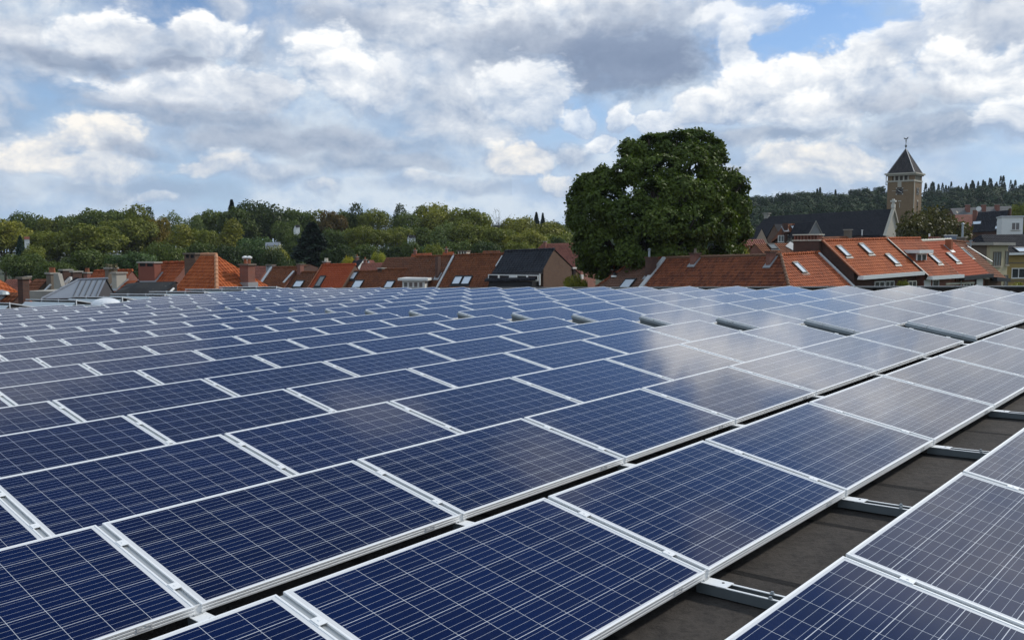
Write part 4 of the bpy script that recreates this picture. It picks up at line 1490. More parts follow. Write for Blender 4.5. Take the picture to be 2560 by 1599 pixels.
r8 = House('tiled_house', 'brown weathered roof with one grey skylight against the cream house', (2378, 602), (2412, 606), 76.6, 38, PITCHR, 4.6, 4, BROWN, BRICKBROWN, group=GROW, ridge_mat=BROWN)
r8.skylight(2415, 633, .6, 1.2, PANE_GREY)
r8.gutter(BLACKTRIM, 0, r8.L, .3, .34)
c = r8.on(2426, 618)
mb = MB(); mb.tube([c + Vector((0, 0, -.1)), c + Vector((0, 0, .5))], .08, 8); mb.tube([c + Vector((0, 0, .5)), c + Vector((0, 0, .6))], .14, 8); mb.build('vent_pipe', GALV, r8.root)
r8.strip((2417, 616), (2480, 655), LEADLIGHT, .15)
wy = r8.yf + .34
q0, q1 = r8.ony(2441, 688, wy), r8.ony(2455, 716, wy)
mb = MB(); mb.box(q0.x, q1.x, wy - .06, wy, q1.z - 1, q0.z); mb.build('white_shutter', WHITE, r8.root)
r8.window(2460, 683, 2470, 695, CREAM, PANE, bars=0)


def box_house(name, label, corner, pxr, pxl, ytop, dep, beta, wallmat, roofmat, roofh=.2, over=.3, cat='house', group=None):
    """flat roofed block: front-left corner at a pixel, front wall to column pxr, side wall back to column pxl"""
    A = at(corner[0], corner[1], dep)
    b = rad(beta)
    gz = ground_z(A.x, A.y)
    root = thing(name, label, cat, (A.x, A.y, gz), b, group)
    e = Vector((math.cos(b), math.sin(b), 0)); nb = Vector((-math.sin(b), math.cos(b), 0))

    def reach(dv, px):
        d = px_dir(px, 600)
        k = d.x / d.y
        return (k * A.y - A.x) / (dv.x - k * dv.y)
    L = reach(e, pxr); D = reach(nb, pxl) if pxl else 6.0
    zt = A.z - gz
    mb = MB(); mb.box(0, L, 0, D, -1, zt); mb.build('wall', wallmat, root)
    mb = MB(); mb.box(-over, L + over, -over, D + over, zt + .003, zt + roofh); mb.build('flat_roof', roofmat, root)
    inv = Matrix.Rotation(-b, 4, 'Z') @ Matrix.Translation((-A.x, -A.y, -gz))

    def ony(px, py, y=0.0):
        o = inv @ Vector((0, 0, H)); d = inv @ (Vector((0, 0, H)) + px_dir(px, py)) - o
        return o + d * ((y - o.y) / d.y)
    return root, L, D, zt, ony


root, L, D, zt, ony = box_house('cream_house', 'cream rendered flat roofed house with tall dark framed windows', (2476, 613), 2521, 2411, 605, 81, 38, CREAMWALL, RENDER, .26, .45, group=GROW)
for x0, y0, x1, y1 in ((2483, 629, 2501, 665), (2513, 627, 2520, 662), (2481, 690, 2499, 724), (2510, 687, 2518, 722)):
    a, b = ony(x0, y0), ony(x1, y1)
    o = window_box(root, a.x, b.x, min(a.z, b.z), max(a.z, b.z), -.01, RENDERDARK, PANE_GREY, 2 if x1 - x0 > 12 else 0)
mb = MB(); mb.box(-.03, -.004, .3, D - .2, -1, zt - .02); mb.build('party_wall', RENDERDARK, root)
yh = House('yellow_house', 'yellow brown rendered house with a dark slate roof and white gutter at the right edge', (2452, 587), (2680, 583), 92, 14, 30, 3.6, 5, SLATE, YELLOWWALL, hipL=1.6, group=GROW)
yh.gutter(WHITE, 0, yh.L, .22, .25)
yh.skylight(2553, 625.5, 1.3, .9)
yh.window(2529, 670, 2580, 695, WHITE, PANE, bars=2)
c0 = yh.ony(2530, 657, yh.yf + .35)
mb = MB(); mb.box(0, yh.L, c0.y - .05, c0.y, c0.z - .05, c0.z + .05); mb.build('string_course', RENDERDARK, yh.root)
mb = MB(); mb.box(0, yh.L, c0.y - .06, c0.y, c0.z - 1.85, c0.z - 1.75); mb.build('string_course', RENDERDARK, yh.root)

# roof-top things near the cream house
A = at(2396, 613, 80)
h = House('brick_annex', 'dark rendered stack carrying a tall grey flue pipe behind the brown roof', (2396, 600), (2414, 600), 84, 38, 15, 1.5, 1.5, BROWN2, RENDERDARK, cat='annex')
h.chimney(2396, 2412, 592, 606, RENDERDARK, .7, y=0)
c = h.ony(2406, 592, 0)
mb = MB(); mb.tube([c + Vector((0, 0, -.2)), c + Vector((0, 0, 1.15))], .09, 10); mb.tube([c + Vector((0, 0, 1.15)), c + Vector((0, 0, 1.2)), c + Vector((0, 0, 1.3))], [.16, .17, .05], 10); mb.build('flue_pipe', GALV, h.root)
a = at(2377, 599, 88); b = at(2396, 587, 88)
t = thing('rooftop_unit', 'blue grey box with a white edge on the roofs left of the flue pipe', 'ventilation box', (a.x, a.y, a.z), rad(20))
w = (b.x - a.x); hh = b.z - a.z
mb = MB(); mb.box(0, w, 0, .8, -2.5, hh - .08); mb.build('casing', plain('blue_grey_sheet', (.16, .19, .25), .5, .2, .1, 2), t)
mb = MB(); mb.box(-.04, w + .06, -.05, .85, hh - .079, hh); mb.build('lid', WHITE, t)

# red roofs between the big tree and the church
h = House('tiled_house', 'dull red roof with a small rooflight between the big tree and the long pot stack', (1886, 609), (2003, 607), 88, 25, 36, 4.5, 4, BROWN, BRICKRED, group=GROW)
h.skylight(1931, 617, .9, .8, PANE_GREY)
h.strip((1985, 611), (1973, 622), LEAD, .9)
h = House('tiled_house', 'orange walled house with two white chimney cowls at the foot of the big tree', (1858, 598.5), (1908, 597.5), 96, 12, 38, 1.1, 4, DUSTY, plain('orange_brick', (.33, .12, .06), .85, 0, .2, 1), group=GROW)
o = h.chimney(1834, 1874, 630, 650, BRICKRED, .5, y=-2.2)
for px in (1852, 1860):
    c = h.ony(px, 630, -2.2)
    mb = MB(); mb.tube([c, c + Vector((0, 0, .22)), c + Vector((0, 0, .30))], [.13, .16, .05], 8); mb.build('cowl', WHITE, o)
h = House('tiled_house', 'brown roof with a thick rusty stack just behind the orange skylight roof', (2052, 592), (2120, 590), 100, 30, 36, 3, 3, BROWN, BRICKBROWN, group=GROW)
h.chimney(2111, 2128, 573, 594, RENDERDARK, .8, y=0, pots=0)
h = House('low_roof', 'black flat roof with a thin white flue behind the orange ridge', (2148, 588), (2194, 587), 105, 15, 6, 2, 3, SLATE, BRICKDARK, cat='annex')
c = h.ony(2155, 588, 0)
mb = MB(); mb.tube([c + Vector((0, 0, -.3)), c + Vector((0, 0, .55))], .06, 8); mb.tube([c + Vector((0, 0, .55)), c + Vector((0, 0, .62))], .12, 8); mb.build('flue_pipe', WHITE, h.root)
bh = House('brick_house', 'dark red brick house with white windows in front of the slate church roof', (1962, 559.5), (2034, 558), 118, 10, 40, 1.75, 4, BROWN, BRICKDARK, group=GROW, hipL=.6)
bh.gutter(BLACKTRIM, 0, bh.L, .2, .2)
bh.window(1945, 588, 1960, 605, WHITE, PANE_GREY, bars=1)
bh.window(1967, 587, 1999, 604, WHITE, PANE_GREY, bars=2)
bh.chimney(1957, 1968, 558, 572, BRICKDARK, .6, cap=False)
bh.chimney(2010, 2017, 563, 577, BRICKDARK, .6, cap=False)
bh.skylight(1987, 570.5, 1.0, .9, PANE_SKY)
flat_dormer('dormer', '', 2004, 2037, 552.5, 562, 117, 10, BLACKTRIM, BLACKTRIM, 0, 2.5, .2, parent=bh)
A = at(2039, 553, 112)
gb = thing('slate_gable', 'small grey slate hung gable beside the brick house windows', 'gable', (A.x, A.y, 0), rad(10))
hw = 20 / FPX * 112; zt = A.z; dr = 38 / FPX * 112
mb = MB(); mb.face([(-hw, 0, 0), (hw, 0, 0), (hw, 0, zt - dr), (0, 0, zt), (-hw, 0, zt - dr)]); mb.build('gable_face', plain('pale_slate', (.22, .225, .22), .7, 0, .25, 1.5), gb)
mb = MB()
tile_face(mb, (0, 5, zt + .05), (0, -.1, zt + .05), (-hw - .1, -.1, zt - dr - .05), (-hw - .1, 5, zt - dr - .05)); tile_face(mb, (0, -.1, zt + .05), (0, 5, zt + .05), (hw + .1, 5, zt - dr - .05), (hw + .1, -.1, zt - dr - .05))
mb.build('roof', SLATE, gb)
mb = MB()
for sx in (-1, 1):
    p0, p1 = Vector((0, -.13, zt + .1)), Vector((sx * (hw + .1), -.13, zt - dr))
    mb.hexa([p0 + Vector((0, 0, -.16)), p1 + Vector((0, 0, -.16)), p1 + Vector((0, .06, -.16)), p0 + Vector((0, .06, -.16))], [p0, p1, p1 + Vector((0, .06, 0)), p0 + Vector((0, .06, 0))])
mb.build('verge', RENDER, gb)

# houses on the slope at the right edge
h = House('slate_house', 'charcoal slate roofed house with three roof windows right of the autumn tree', (2446, 530.5), (2522, 525), 156, -40, 42, 5.2, 5, SLATE, BRICKDARK)
h.skylight(2442.5, 557.5, 1.4, .9)
h.skylight(2498, 555, .8, .9)
h.skylight(2494, 569, .8, .9)
h.chimney(2431, 2444, 524, 545, BRICKRED, .6, y=.4)
h.chimney(2521, 2529, 520, 536, BRICKDARK, .6, y=.2)
c = h.ony(2448, 522, 0)
mb = MB(); mb.tube([c + Vector((0, -.3, 0)), c + Vector((0, -.22, 0)), c + Vector((0, -.1, 0))], [.42, .30, .05], 14); mb.build('satellite_dish', WHITE, h.root)
root, L, D, zt, ony = box_house('white_house', 'white flat roofed house with a glazed balcony door on the slope', (2505, 543), 2556, None, 543, 135, -22, WHITE, LEADLIGHT, .2, .15)
a, b = ony(2529, 556), ony(2549, 575)
window_box(root, a.x, b.x, b.z, a.z, -.01, WHITE, PANE_GREY, 1)
h = House('tiled_house', 'orange brown roof cut by the right picture edge below the white house', (2570, 542), (2650, 540), 118, -30, 42, 5, 4, ORANGE2, BRICKRED, group=GROW)
h = House('slate_house', 'long pale grey roof with red chimneys below the dark wood', (2376, 521), (2527, 515), 235, 0, 40, 6, 5, plain('grey_fibre_slates', (.13, .13, .13), .7, 0, .15, .6), BRICKDARK)
for px in (2418, 2458, 2492):
    h.chimney(px - 4, px + 5, 511, 524, BRICKRED, .9, y=-1)
h = House('tiled_house', 'low brick red roofs between the autumn tree and the slate house', (2383, 537), (2440, 536), 195, 5, 38, 4.5, 4, DUSTY, BRICKRED)

# ------------------------------------------------------------------ church and tower
NB = -41
ch = House('church', 'church nave with a steep dark slate roof and a pale stone gable', (1917, 541), (2233, 522), 214, NB, 50, 10.5, 10.5, SLATE, STONE, hipL=4.5, over=.3, base=2.0)
# raised gable coping and cross
x = ch.L
mb = MB()
for yy, dd in ((ch.yf, ch.df), (-ch.yf, ch.df)):
    p0, p1 = ch.P(x, 0, -.45), ch.P(x, yy, dd - .3)
    mb.hexa([p0 + Vector((-.25, 0, -.7)), p0 + Vector((.35, 0, -.7)), p1 + Vector((.35, 0, -.7)), p1 + Vector((-.25, 0, -.7))], [p0 + Vector((-.25, 0, 0)), p0 + Vector((.35, 0, 0)), p1 + Vector((.35, 0, 0)), p1 + Vector((-.25, 0, 0))])
mb.build('coping', STONE, ch.root)
p0 = ch.P(x, 0, 0)
mb = MB(); mb.box(p0.x - .35, p0.x + .35, -.4, .4, p0.z + .2, p0.z + 1.0); mb.box(p0.x - .22, p0.x + .22, -.24, .24, p0.z + 1.0, p0.z + 2.1); mb.box(p0.x - .5, p0.x + .5, -.5, .5, p0.z + 1.45, p0.z + 1.8)
mb.build('finial', plain('white_stone', (.55, .53, .47), .8, 0, .15, 1.5), ch.root)
c = ch.P(0, 0, 0)
mb = MB(); mb.box(c.x - .5, c.x + .5, -.5, .5, c.z - .5, c.z + .6); mb.box(c.x - .75, c.x + .75, -.75, .75, c.z + .6, c.z + .8); mb.build('finial', RENDER, ch.root)
# small transept gable and side roof
for px0, px1, py0, py1, dpt in ((1922, 1962, 560, 598, 200),):
    A = at((px0 + px1) / 2 - 6, py0, dpt)
    hw = (px1 - px0) / 2 / FPX * dpt; dr = (py1 - py0) / FPX * dpt
    q = ch.inv @ A
    mb = MB(); mb.face([(q.x - hw, q.y, 0), (q.x + hw, q.y, 0), (q.x + hw, q.y, q.z - dr), (q.x, q.y, q.z), (q.x - hw, q.y, q.z - dr)]); t_ = mb.build('transept', BRICKBROWN, ch.root)
    mb = MB()
    tile_face(mb, (q.x, q.y + 9, q.z), (q.x, q.y - .2, q.z), (q.x - hw - .2, q.y - .2, q.z - dr - .1), (q.x - hw - .2, q.y + 9, q.z - dr - .1)); tile_face(mb, (q.x, q.y - .2, q.z), (q.x, q.y + 9, q.z), (q.x + hw + .2, q.y + 9, q.z - dr - .1), (q.x + hw + .2, q.y - .2, q.z - dr - .1))
    mb.build('transept_roof', SLATE, t_)
h = House('slate_house', 'low slate side building at the left end of the church', (1868, 573), (1905, 571), 190, NB, 42, 5, 5, SLATE, RENDERDARK, base=1.5)

TD = 205.0
A = at(2281, 560, TD)
tw = thing('church_tower', 'square brick church tower with a pyramid slate spire, clock and weathercock', 'tower', (A.x, A.y, ground_z(A.x, A.y)), rad(NB))
gz = ground_z(A.x, A.y)
Z = lambda py, d=TD: at(2281, py, d).z - gz
w = 5.75
zc = Z(453)
mb = MB(); mb.box(-w, 0, 0, w, -1, zc); mb.build('shaft', BRICKTOWER, tw)
mb = MB(); mb.box(-w - .12, .12, -.12, w + .12, zc + .002, zc + .35); mb.build('band', STONE, tw)
zb = Z(437.5)
# belfry: dark core, brick corner piers, pale posts and louvres
mb = MB(); mb.box(-w + .5, -.5, .5, w - .5, zc + .351, zb); mb.build('bell_chamber', DARK, tw)
for x0, y0 in ((-w + .02, .02), (-1.02, .02), (-w + .02, w - 1.02), (-1.02, w - 1.02)):
    mb = MB(); mb.box(x0, x0 + 1.0, y0, y0 + 1.0, zc + .352, zb); mb.build('corner_pier', BRICKTOWER, tw)
for i in range(4):
    x = -w + 1.35 + i * 1.0
    mb = MB(); mb.box(x, x + .26, .05, .4, zc + .353, zb - .001); mb.build('post', STONE, tw)
    mb = MB(); mb.box(-.4, -.05, 1.35 + i * 1.0, 1.61 + i * 1.0, zc + .353, zb - .001); mb.build('post', STONE, tw)
for j in range(3):
    zz = zc + .55 + j * (zb - zc - .5) / 3
    mb = MB()
    mb.box(-w + 1.05, -1.05, .42, .47, zz, zz + .16); mb.box(-.47, -.42, 1.05, w - 1.05, zz, zz + .16)
    mb.build('louvre', RENDERDARK, tw)
zk = Z(430.5)
mb = MB(); mb.box(-w - .3, .3, -.3, w + .3, zb + .002, zb + .28); mb.box(-w - .55, .55, -.55, w + .55, zb + .281, zk); mb.build('cornice', STONE, tw)
za = Z(367)
mb = MB()
ap = Vector((-w / 2, w / 2, za + .0))
r = w / 2 + .02
cs_ = [Vector((-w / 2 - r, w / 2 - r, zk + .01)), Vector((-w / 2 + r, w / 2 - r, zk + .01)), Vector((-w / 2 + r, w / 2 + r, zk + .01)), Vector((-w / 2 - r, w / 2 + r, zk + .01))]
for i in range(4):
    tile_face(mb, ap, ap, cs_[(i + 1) % 4], cs_[i], lip=.03)
sp = mb.build('spire', tile_mat('worn_slate', (.040, .038, .040), (.062, .056, .056), (.10, .095, .09), .35, .4, .3, .6), tw)
mb = MB()
for c in cs_:
    mb.tube([ap + Vector((0, 0, .05)), c + Vector((0, 0, .06))], .10, 5)
mb.build('hip_roll', LEAD, sp)
# finial with ball and weathercock (a flat copper figure with real thickness)
zp = Z(338)
mb = MB(); mb.tube([ap + Vector((0, 0, -.3)), (ap.x, ap.y, zp - .5)], .07, 8)
mb.tube([(ap.x, ap.y, za + .3), (ap.x, ap.y, za + .5), (ap.x, ap.y, za + .75), (ap.x, ap.y, za + .95)], [.1, .24, .24, .1], 10)
mb.tube([(ap.x, ap.y, za + 1.6), (ap.x, ap.y, za + 1.75), (ap.x, ap.y, za + 1.9)], [.1, .2, .1], 8)
mb.build('finial', RAILDARK, tw)
prof = [(a * .72, b * .72) for a, b in [(-.75, .25), (-.62, .5), (-.42, .32), (-.1, .18), (.2, .22), (.36, .48), (.52, .62), (.62, .5), (.78, .44), (.6, .36), (.5, .05), (.2, -.2), (-.05, -.3), (-.35, -.1), (-.6, .0)]]
mb = MB()
fr = [Vector((ap.x + a, ap.y - .04, zp - .35 + b)) for a, b in prof]; bk_ = [v + Vector((0, .08, 0)) for v in fr]
mb.face(fr); mb.face(bk_[::-1])
for i in range(len(fr)):
    j = (i + 1) % len(fr); mb.face([fr[j], fr[i], bk_[i], bk_[j]])
mb.build('weathercock', RAILDARK, tw)
# clock on both visible faces
iw = Matrix.Rotation(-rad(NB), 4, 'Z') @ Matrix.Translation((-A.x, -A.y, -gz))


def tower_on(px, py):
    o = iw @ Vector((0, 0, H)); d = iw @ (Vector((0, 0, H)) + px_dir(px, py)) - o
    return o + d * ((0 - o.y) / d.y)


c = tower_on(2249, 478)


def clock(M, hands=True):
    R_ = .78
    mb = MB(); mb.box(-R_, R_, -.06, .0, -R_, R_, M); o = mb.build('clock_face', plain('dark_clock_face', (.03, .022, .018), .5, 0, .1, 2), tw)
    mb = MB()
    for sx in (-1, 1):
        for sz in (-1, 1):
            mb.box(sx * R_ * .86 - .14, sx * R_ * .86 + .14, -.10, -.061, sz * R_ * .86 - .14, sz * R_ * .86 + .14, M)
    mb.build('clock_corner', STONE, o)
    mb = MB()
    for k in range(12):
        a = math.pi / 6 * k
        x, z = math.sin(a) * R_ * .80, math.cos(a) * R_ * .80
        mb.box(-.035, .035, -.09, -.061, -.09, .09, M @ Matrix.Translation((x, 0, z)) @ Matrix.Rotation(a, 4, 'Y'))
    mb.build('hour_marks', STONE, o)
    for a, l in ((rad(307), .42), (rad(118), .66)):
        mb = MB(); mb.box(-.035, .035, -.13, -.1, -.08, l, M @ Matrix.Rotation(a, 4, 'Y')); mb.build('hand', WHITE, o)


clock(Matrix.Translation((c.x, 0, c.z)))
clock(Matrix.Translation((0, w / 2, c.z)) @ Matrix.Rotation(rad(90), 4, 'Z'))
for nm, x0, x1, y0, y1, m_ in (('ornament', 2244, 2254, 453, 468, STONE), ('stone_band', 2230, 2240, 476.5, 478, STONE), ('stone_band', 2258, 2270, 475, 476.5, STONE), ('stone_lintel', 2245, 2253, 501, 504, STONE), ('stone_slit', 2248.3, 2250, 507, 519, STONE)):
    a, b = tower_on(x0, y1), tower_on(x1, y0)
    mb = MB(); mb.box(a.x, b.x, -.09, 0, a.z, b.z); mb.build(nm, m_, tw)
mb = MB(); mb.box(.003, .05, w / 2 - .25, w / 2 + .25, Z(560), Z(503)); mb.build('slit_window', DARK, tw)
mb = MB(); mb.box(.003, .09, w / 2 - .45, w / 2 + .45, Z(503) + .002, Z(503) + .4); mb.build('stone_lintel', STONE, tw)
mb = MB(); mb.box(.004, .10, .15, .5, 0, zc - .1); mb.build('corner_strip', STONE, tw)
mb = MB(); a = tower_on(2218, 462)
for (x0, x1, z0, z1) in ((-w - .5, -w - .38, zc - .6, zc + 1.6), (-w - .5, -w, zc - .6, zc - .48), (-w - .5, -w, zc + 1.48, zc + 1.6)):
    mb.box(x0, x1, .3, .42, z0, z1)
mb.build('bracket', RAILDARK, tw)


# ================================================================== trees
def leaf_material(name, c1, c2, rough=0.55, trans=0.25):
    m = bpy.data.materials.new(name)
    m.use_nodes = True
    nt = m.node_tree
    nt.nodes.clear()
    g = G(nt)
    at_ = g.n('ShaderNodeAttribute', attribute_name='tint')
    oi = g.n('ShaderNodeObjectInfo')
    vec = g.n('ShaderNodeTexCoord').outputs['Object']
    patch = g.noise(vec, 0.35, 3, 0.6)
    t = g.m('ADD', g.m('MULTIPLY', at_.outputs['Fac'], 0.6), g.m('MULTIPLY', g.step(.3, .7, patch), 0.4))
    col = g.mix(t, c1, c2)
    col = g.mix(1.0, col, oi.outputs['Color'], 'MULTIPLY')
    d = g.n('ShaderNodeBsdfPrincipled')
    g.put(d.inputs['Base Color'], col)
    d.inputs['Roughness'].default_value = rough
    d.inputs['Specular IOR Level'].default_value = 0.25
    tr = g.n('ShaderNodeBsdfTranslucent')
    g.put(tr.inputs[0], g.mix(1.0, col, (1.0, 1.15, 0.55), 'MULTIPLY'))
    ms = g.n('ShaderNodeMixShader')
    ms.inputs[0].default_value = trans
    nt.links.new(d.outputs[0], ms.inputs[1]); nt.links.new(tr.outputs[0], ms.inputs[2])
    o = g.n('ShaderNodeOutputMaterial')
    nt.links.new(ms.outputs[0], o.inputs[0])
    return m


LEAF = leaf_material('leaves', (0.036, 0.054, 0.012), (0.125, 0.145, 0.036))
FARLEAF = leaf_material('far_foliage', (0.026, 0.040, 0.014), (0.060, 0.076, 0.026), .8, .08)
NEEDLE = leaf_material('needles', (0.016, 0.032, 0.018), (0.040, 0.062, 0.030), .6, .08)


def leaf_quads(P, N, size, rng, flat=0.55):
    """small bent leaf clusters at points P facing roughly along N"""
    n = len(P)
    R = rng.normal(size=(n, 3)); R /= np.linalg.norm(R, axis=1)[:, None]
    Nn = N * flat + R * (1 - flat); Nn /= np.linalg.norm(Nn, axis=1)[:, None]
    T = np.cross(Nn, rng.normal(size=(n, 3))); T /= np.linalg.norm(T, axis=1)[:, None]
    B = np.cross(Nn, T)
    s = size * rng.uniform(.55, 1.25, n)[:, None]
    a = P - T * s * .5
    b = P + B * s * .34 + Nn * s * .10
    c = P + T * s * .55
    d = P - B * s * .34 + Nn * s * .10
    return np.stack([a, b, c, d], 1)


def quads_mesh(name, Q, tint, mat):
    n = len(Q)
    me = bpy.data.meshes.new(name)
    me.vertices.add(n * 4); me.loops.add(n * 4); me.polygons.add(n)
    me.vertices.foreach_set('co', Q.reshape(-1).astype(np.float32))
    me.loops.foreach_set('vertex_index', np.arange(n * 4, dtype=np.int32))
    me.polygons.foreach_set('loop_start', np.arange(0, n * 4, 4, dtype=np.int32))
    me.update(calc_edges=True)
    at_ = me.attributes.new('tint', 'FLOAT', 'FACE')
    at_.data.foreach_set('value', tint.astype(np.float32))
    me.materials.append(mat)
    return me


def lobes_cloud(lobes, n, rng, shell=0.62, clump=2.4, gap=0.30):
    """points through a union of ellipsoid lobes, thicker near their skins, broken by clumps"""
    L = np.array(lobes, float)           # x y z rx ry rz
    area = (L[:, 3] * L[:, 5] + L[:, 4] * L[:, 5] + L[:, 3] * L[:, 4])
    pick = rng.choice(len(L), n * 3, p=area / area.sum())
    d = rng.normal(size=(n * 3, 3)); d /= np.linalg.norm(d, axis=1)[:, None]
    r = shell + (1.06 - shell) * rng.uniform(0, 1, n * 3) ** .6
    ph = np.sin(d[:, 0] * 7 + pick) * np.sin(d[:, 1] * 6 + pick * 2) * np.sin(d[:, 2] * 7 + 1.3 * pick)
    r *= 1 + .13 * ph
    sprig = np.sin(d[:, 0] * 19 + pick * 1.3) * np.sin(d[:, 1] * 17 + pick * 2.1) * np.sin(d[:, 2] * 18 + pick)
    r *= 1 + .34 * np.clip(sprig - .15, 0, 1)
    C = L[pick]
    P = C[:, :3] + d * r[:, None] * C[:, 3:]
    q = P * clump
    f = np.sin(q[:, 0] * 1.1 + 1.7 * np.sin(q[:, 2] * .7)) + np.sin(q[:, 1] * 1.3 + 1.1 * np.sin(q[:, 0] * .8)) + np.sin(q[:, 2] * 1.5 + 1.3 * np.sin(q[:, 1] * .9))
    keep = (f > -1.1) | (rng.uniform(0, 1, n * 3) > gap * 2)
    low = (d[:, 2] < -.55) & (rng.uniform(0, 1, n * 3) < .5)
    keep &= ~low
    P, d, f = P[keep][:n], d[keep][:n], f[keep][:n]
    return P, d, f


def limbs(mb, base, lobes, r0, rng, first=0.35):
    """tapered trunk and a limb to every lobe"""
    top = max(l[2] for l in lobes)
    zs = [base, base + (top - base) * .3, base + (top - base) * .6, top]
    mb.tube([(0, 0, zs[0]), (.1 * r0, 0, zs[1]), (-.2 * r0, .2 * r0, zs[2]), (0, 0, zs[3])], [r0, r0 * .78, r0 * .5, r0 * .15], 8)
    for l in lobes:
        z0 = base + (l[2] - base) * first * rng.uniform(.9, 1.5)
        m_ = Vector((l[0] * .45, l[1] * .45, z0 + (l[2] - z0) * .55))
        mb.tube([(0, 0, z0), m_, (l[0], l[1], l[2]), (l[0] * 1.06, l[1] * 1.05, l[2] + l[5] * .35)], [r0 * .45, r0 * .3, r0 * .16, r0 * .04], 6)


def make_tree(seed, lobes, n, size, r0, mat=LEAF, bark=BARK, kind='round', clump=1.2, gap=.3, tufts=.20):
    rng = np.random.default_rng(seed)
    P, d, f = lobes_cloud(lobes, n, rng, clump=clump, gap=gap)
    Nn = d.copy(); Nn[:, 2] += .35
    Q = leaf_quads(P, Nn / np.linalg.norm(Nn, axis=1)[:, None], size, rng)
    tuft = np.sin(P[:, 0] * 5.3 + 2 * np.sin(P[:, 2] * 3.1)) * np.sin(P[:, 1] * 4.7 + 2 * np.sin(P[:, 0] * 2.9)) * np.sin(P[:, 2] * 5.9 + 1.5 * np.sin(P[:, 1] * 3.7))
    tint = np.clip(.45 + .10 * f + tufts * tuft + rng.normal(0, .06, len(P)), 0, 1)
    me = quads_mesh('crown', Q, tint, mat)
    root = thing('tree', 'x', 'tree')
    link(bpy.data.objects.new('crown', me), root)
    mb = MB(); limbs(mb, -1.0, lobes, r0, rng)
    mb.build('trunk', bark, root)
    return root


def round_lobes(seed, R, Hc, k=9, squash=.8):
    rng = np.random.default_rng(seed)
    out = [(0, 0, Hc, R * .62, R * .62, R * squash * .75)]
    for i in range(k):
        a = 2 * math.pi * i / k + rng.uniform(-.3, .3)
        e = rng.uniform(-.45, .9)
        rr = R * .62 * math.cos(e)
        r = R * rng.uniform(.32, .5)
        out.append((rr * math.cos(a), rr * math.sin(a), Hc + R * squash * .75 * math.sin(e), r, r, r * rng.uniform(.7, .95)))
    return out


def conifer(seed, h, r, n, size):
    rng = np.random.default_rng(seed)
    t = rng.uniform(0.02, 1, n) ** .8
    a = rng.uniform(0, 2 * math.pi, n)
    tier = .60 + .40 * np.abs(np.sin(t * h * 1.5 + 1.1 * np.sin(a * 3 + t * 5)))
    rad_ = r * (1 - t) ** .85 * tier * rng.uniform(.35, 1.05, n) + .12
    z = h * (.12 + .88 * t) - rad_ * .25
    P = np.stack([rad_ * np.cos(a), rad_ * np.sin(a), z], 1)
    N = np.stack([np.cos(a) * .5, np.sin(a) * .5, np.ones(n)], 1); N /= np.linalg.norm(N, axis=1)[:, None]
    Q = leaf_quads(P, N, size, rng, .5)
    me = quads_mesh('crown', Q, np.clip(rng.normal(.5, .22, n), 0, 1), NEEDLE)
    root = thing('conifer', 'x', 'tree')
    link(bpy.data.objects.new('crown', me), root)
    mb = MB(); mb.tube([(0, 0, -1), (0, 0, h * .5), (0, 0, h)], [h * .018, h * .01, .02], 8)
    mb.build('trunk', BARK, root)
    return root


def bare_tree(seed, h, r):
    rng = random.Random(seed)
    root = thing('bare_tree', 'x', 'tree')
    mb = MB()
    mb.tube([(0, 0, -1), (0, 0, h * .5), (.1, 0, h)], [h * .02, h * .013, .03], 7)
    tw_ = MB()
    for i in range(46):
        a = rng.uniform(0, 6.28); z = h * rng.uniform(.35, .8)
        l = r * rng.uniform(.5, 1.0); up = rng.uniform(.5, 1.1)
        p1 = Vector((math.cos(a) * l * .5, math.sin(a) * l * .5, z + l * up * .35)); p2 = Vector((math.cos(a) * l, math.sin(a) * l, z + l * up * .9))
        mb.tube([(0, 0, z), p1, p2], [.10, .06, .02], 5)
        for j in range(9):
            q = p1.lerp(p2, rng.uniform(0, 1)); e = q + Vector((rng.uniform(-1, 1), rng.uniform(-1, 1), rng.uniform(.1, 1.2))) * 1.2
            tw_.tube([q, e], [.035, .012], 4)
    mb.build('trunk', BARK, root); tw_.build('twigs', plain('grey_twigs', (.16, .14, .12), .9, 0, .2, 3), root)
    return root


# ---- prototypes: nominal 12 m wide crowns
PROTO = {
    'round1': make_tree(1, round_lobes(11, 6, 10.5, 11, .85), 8000, .6, .34),
    'round2': make_tree(2, round_lobes(23, 6, 10.5, 13, .95), 8000, .6, .34),
    'broad': make_tree(3, round_lobes(31, 6.6, 9.5, 14, .62), 8000, .6, .36),
    'tall': make_tree(4, [(0, 0, 6.5, 2.6, 2.6, 4), (.4, .2, 10, 2.4, 2.4, 3.6), (-.3, 0, 13.2, 1.7, 1.7, 3.0), (1.4, -.8, 8, 1.6, 1.6, 2.2), (-1.5, .6, 9, 1.5, 1.5, 2.3), (.2, -1.5, 11, 1.3, 1.3, 2)], 7000, .46, .26),
    'willow': make_tree(5, [(x, y, z, 1.9, 1.9, 3.6) for x, y, z in ((-4, 0, 8.5), (-2, 1, 11), (0, -1, 12), (2.2, .5, 11), (4.2, 0, 8.8), (1, 1.5, 8), (-1, -2, 8), (3, -1.6, 7), (-3, -1.6, 7))], 9000, .44, .32),
    'shrub': make_tree(6, round_lobes(47, 3.2, 3.6, 9, .8), 5000, .34, .14),
    'conifer': conifer(7, 18, 4.2, 9500, .56),
    'birch': make_tree(8, round_lobes(53, 5, 11, 10, 1.1), 7000, .4, .2, bark=BIRCHBARK, gap=.45),
    'bare': bare_tree(9, 15, 6.0),
}
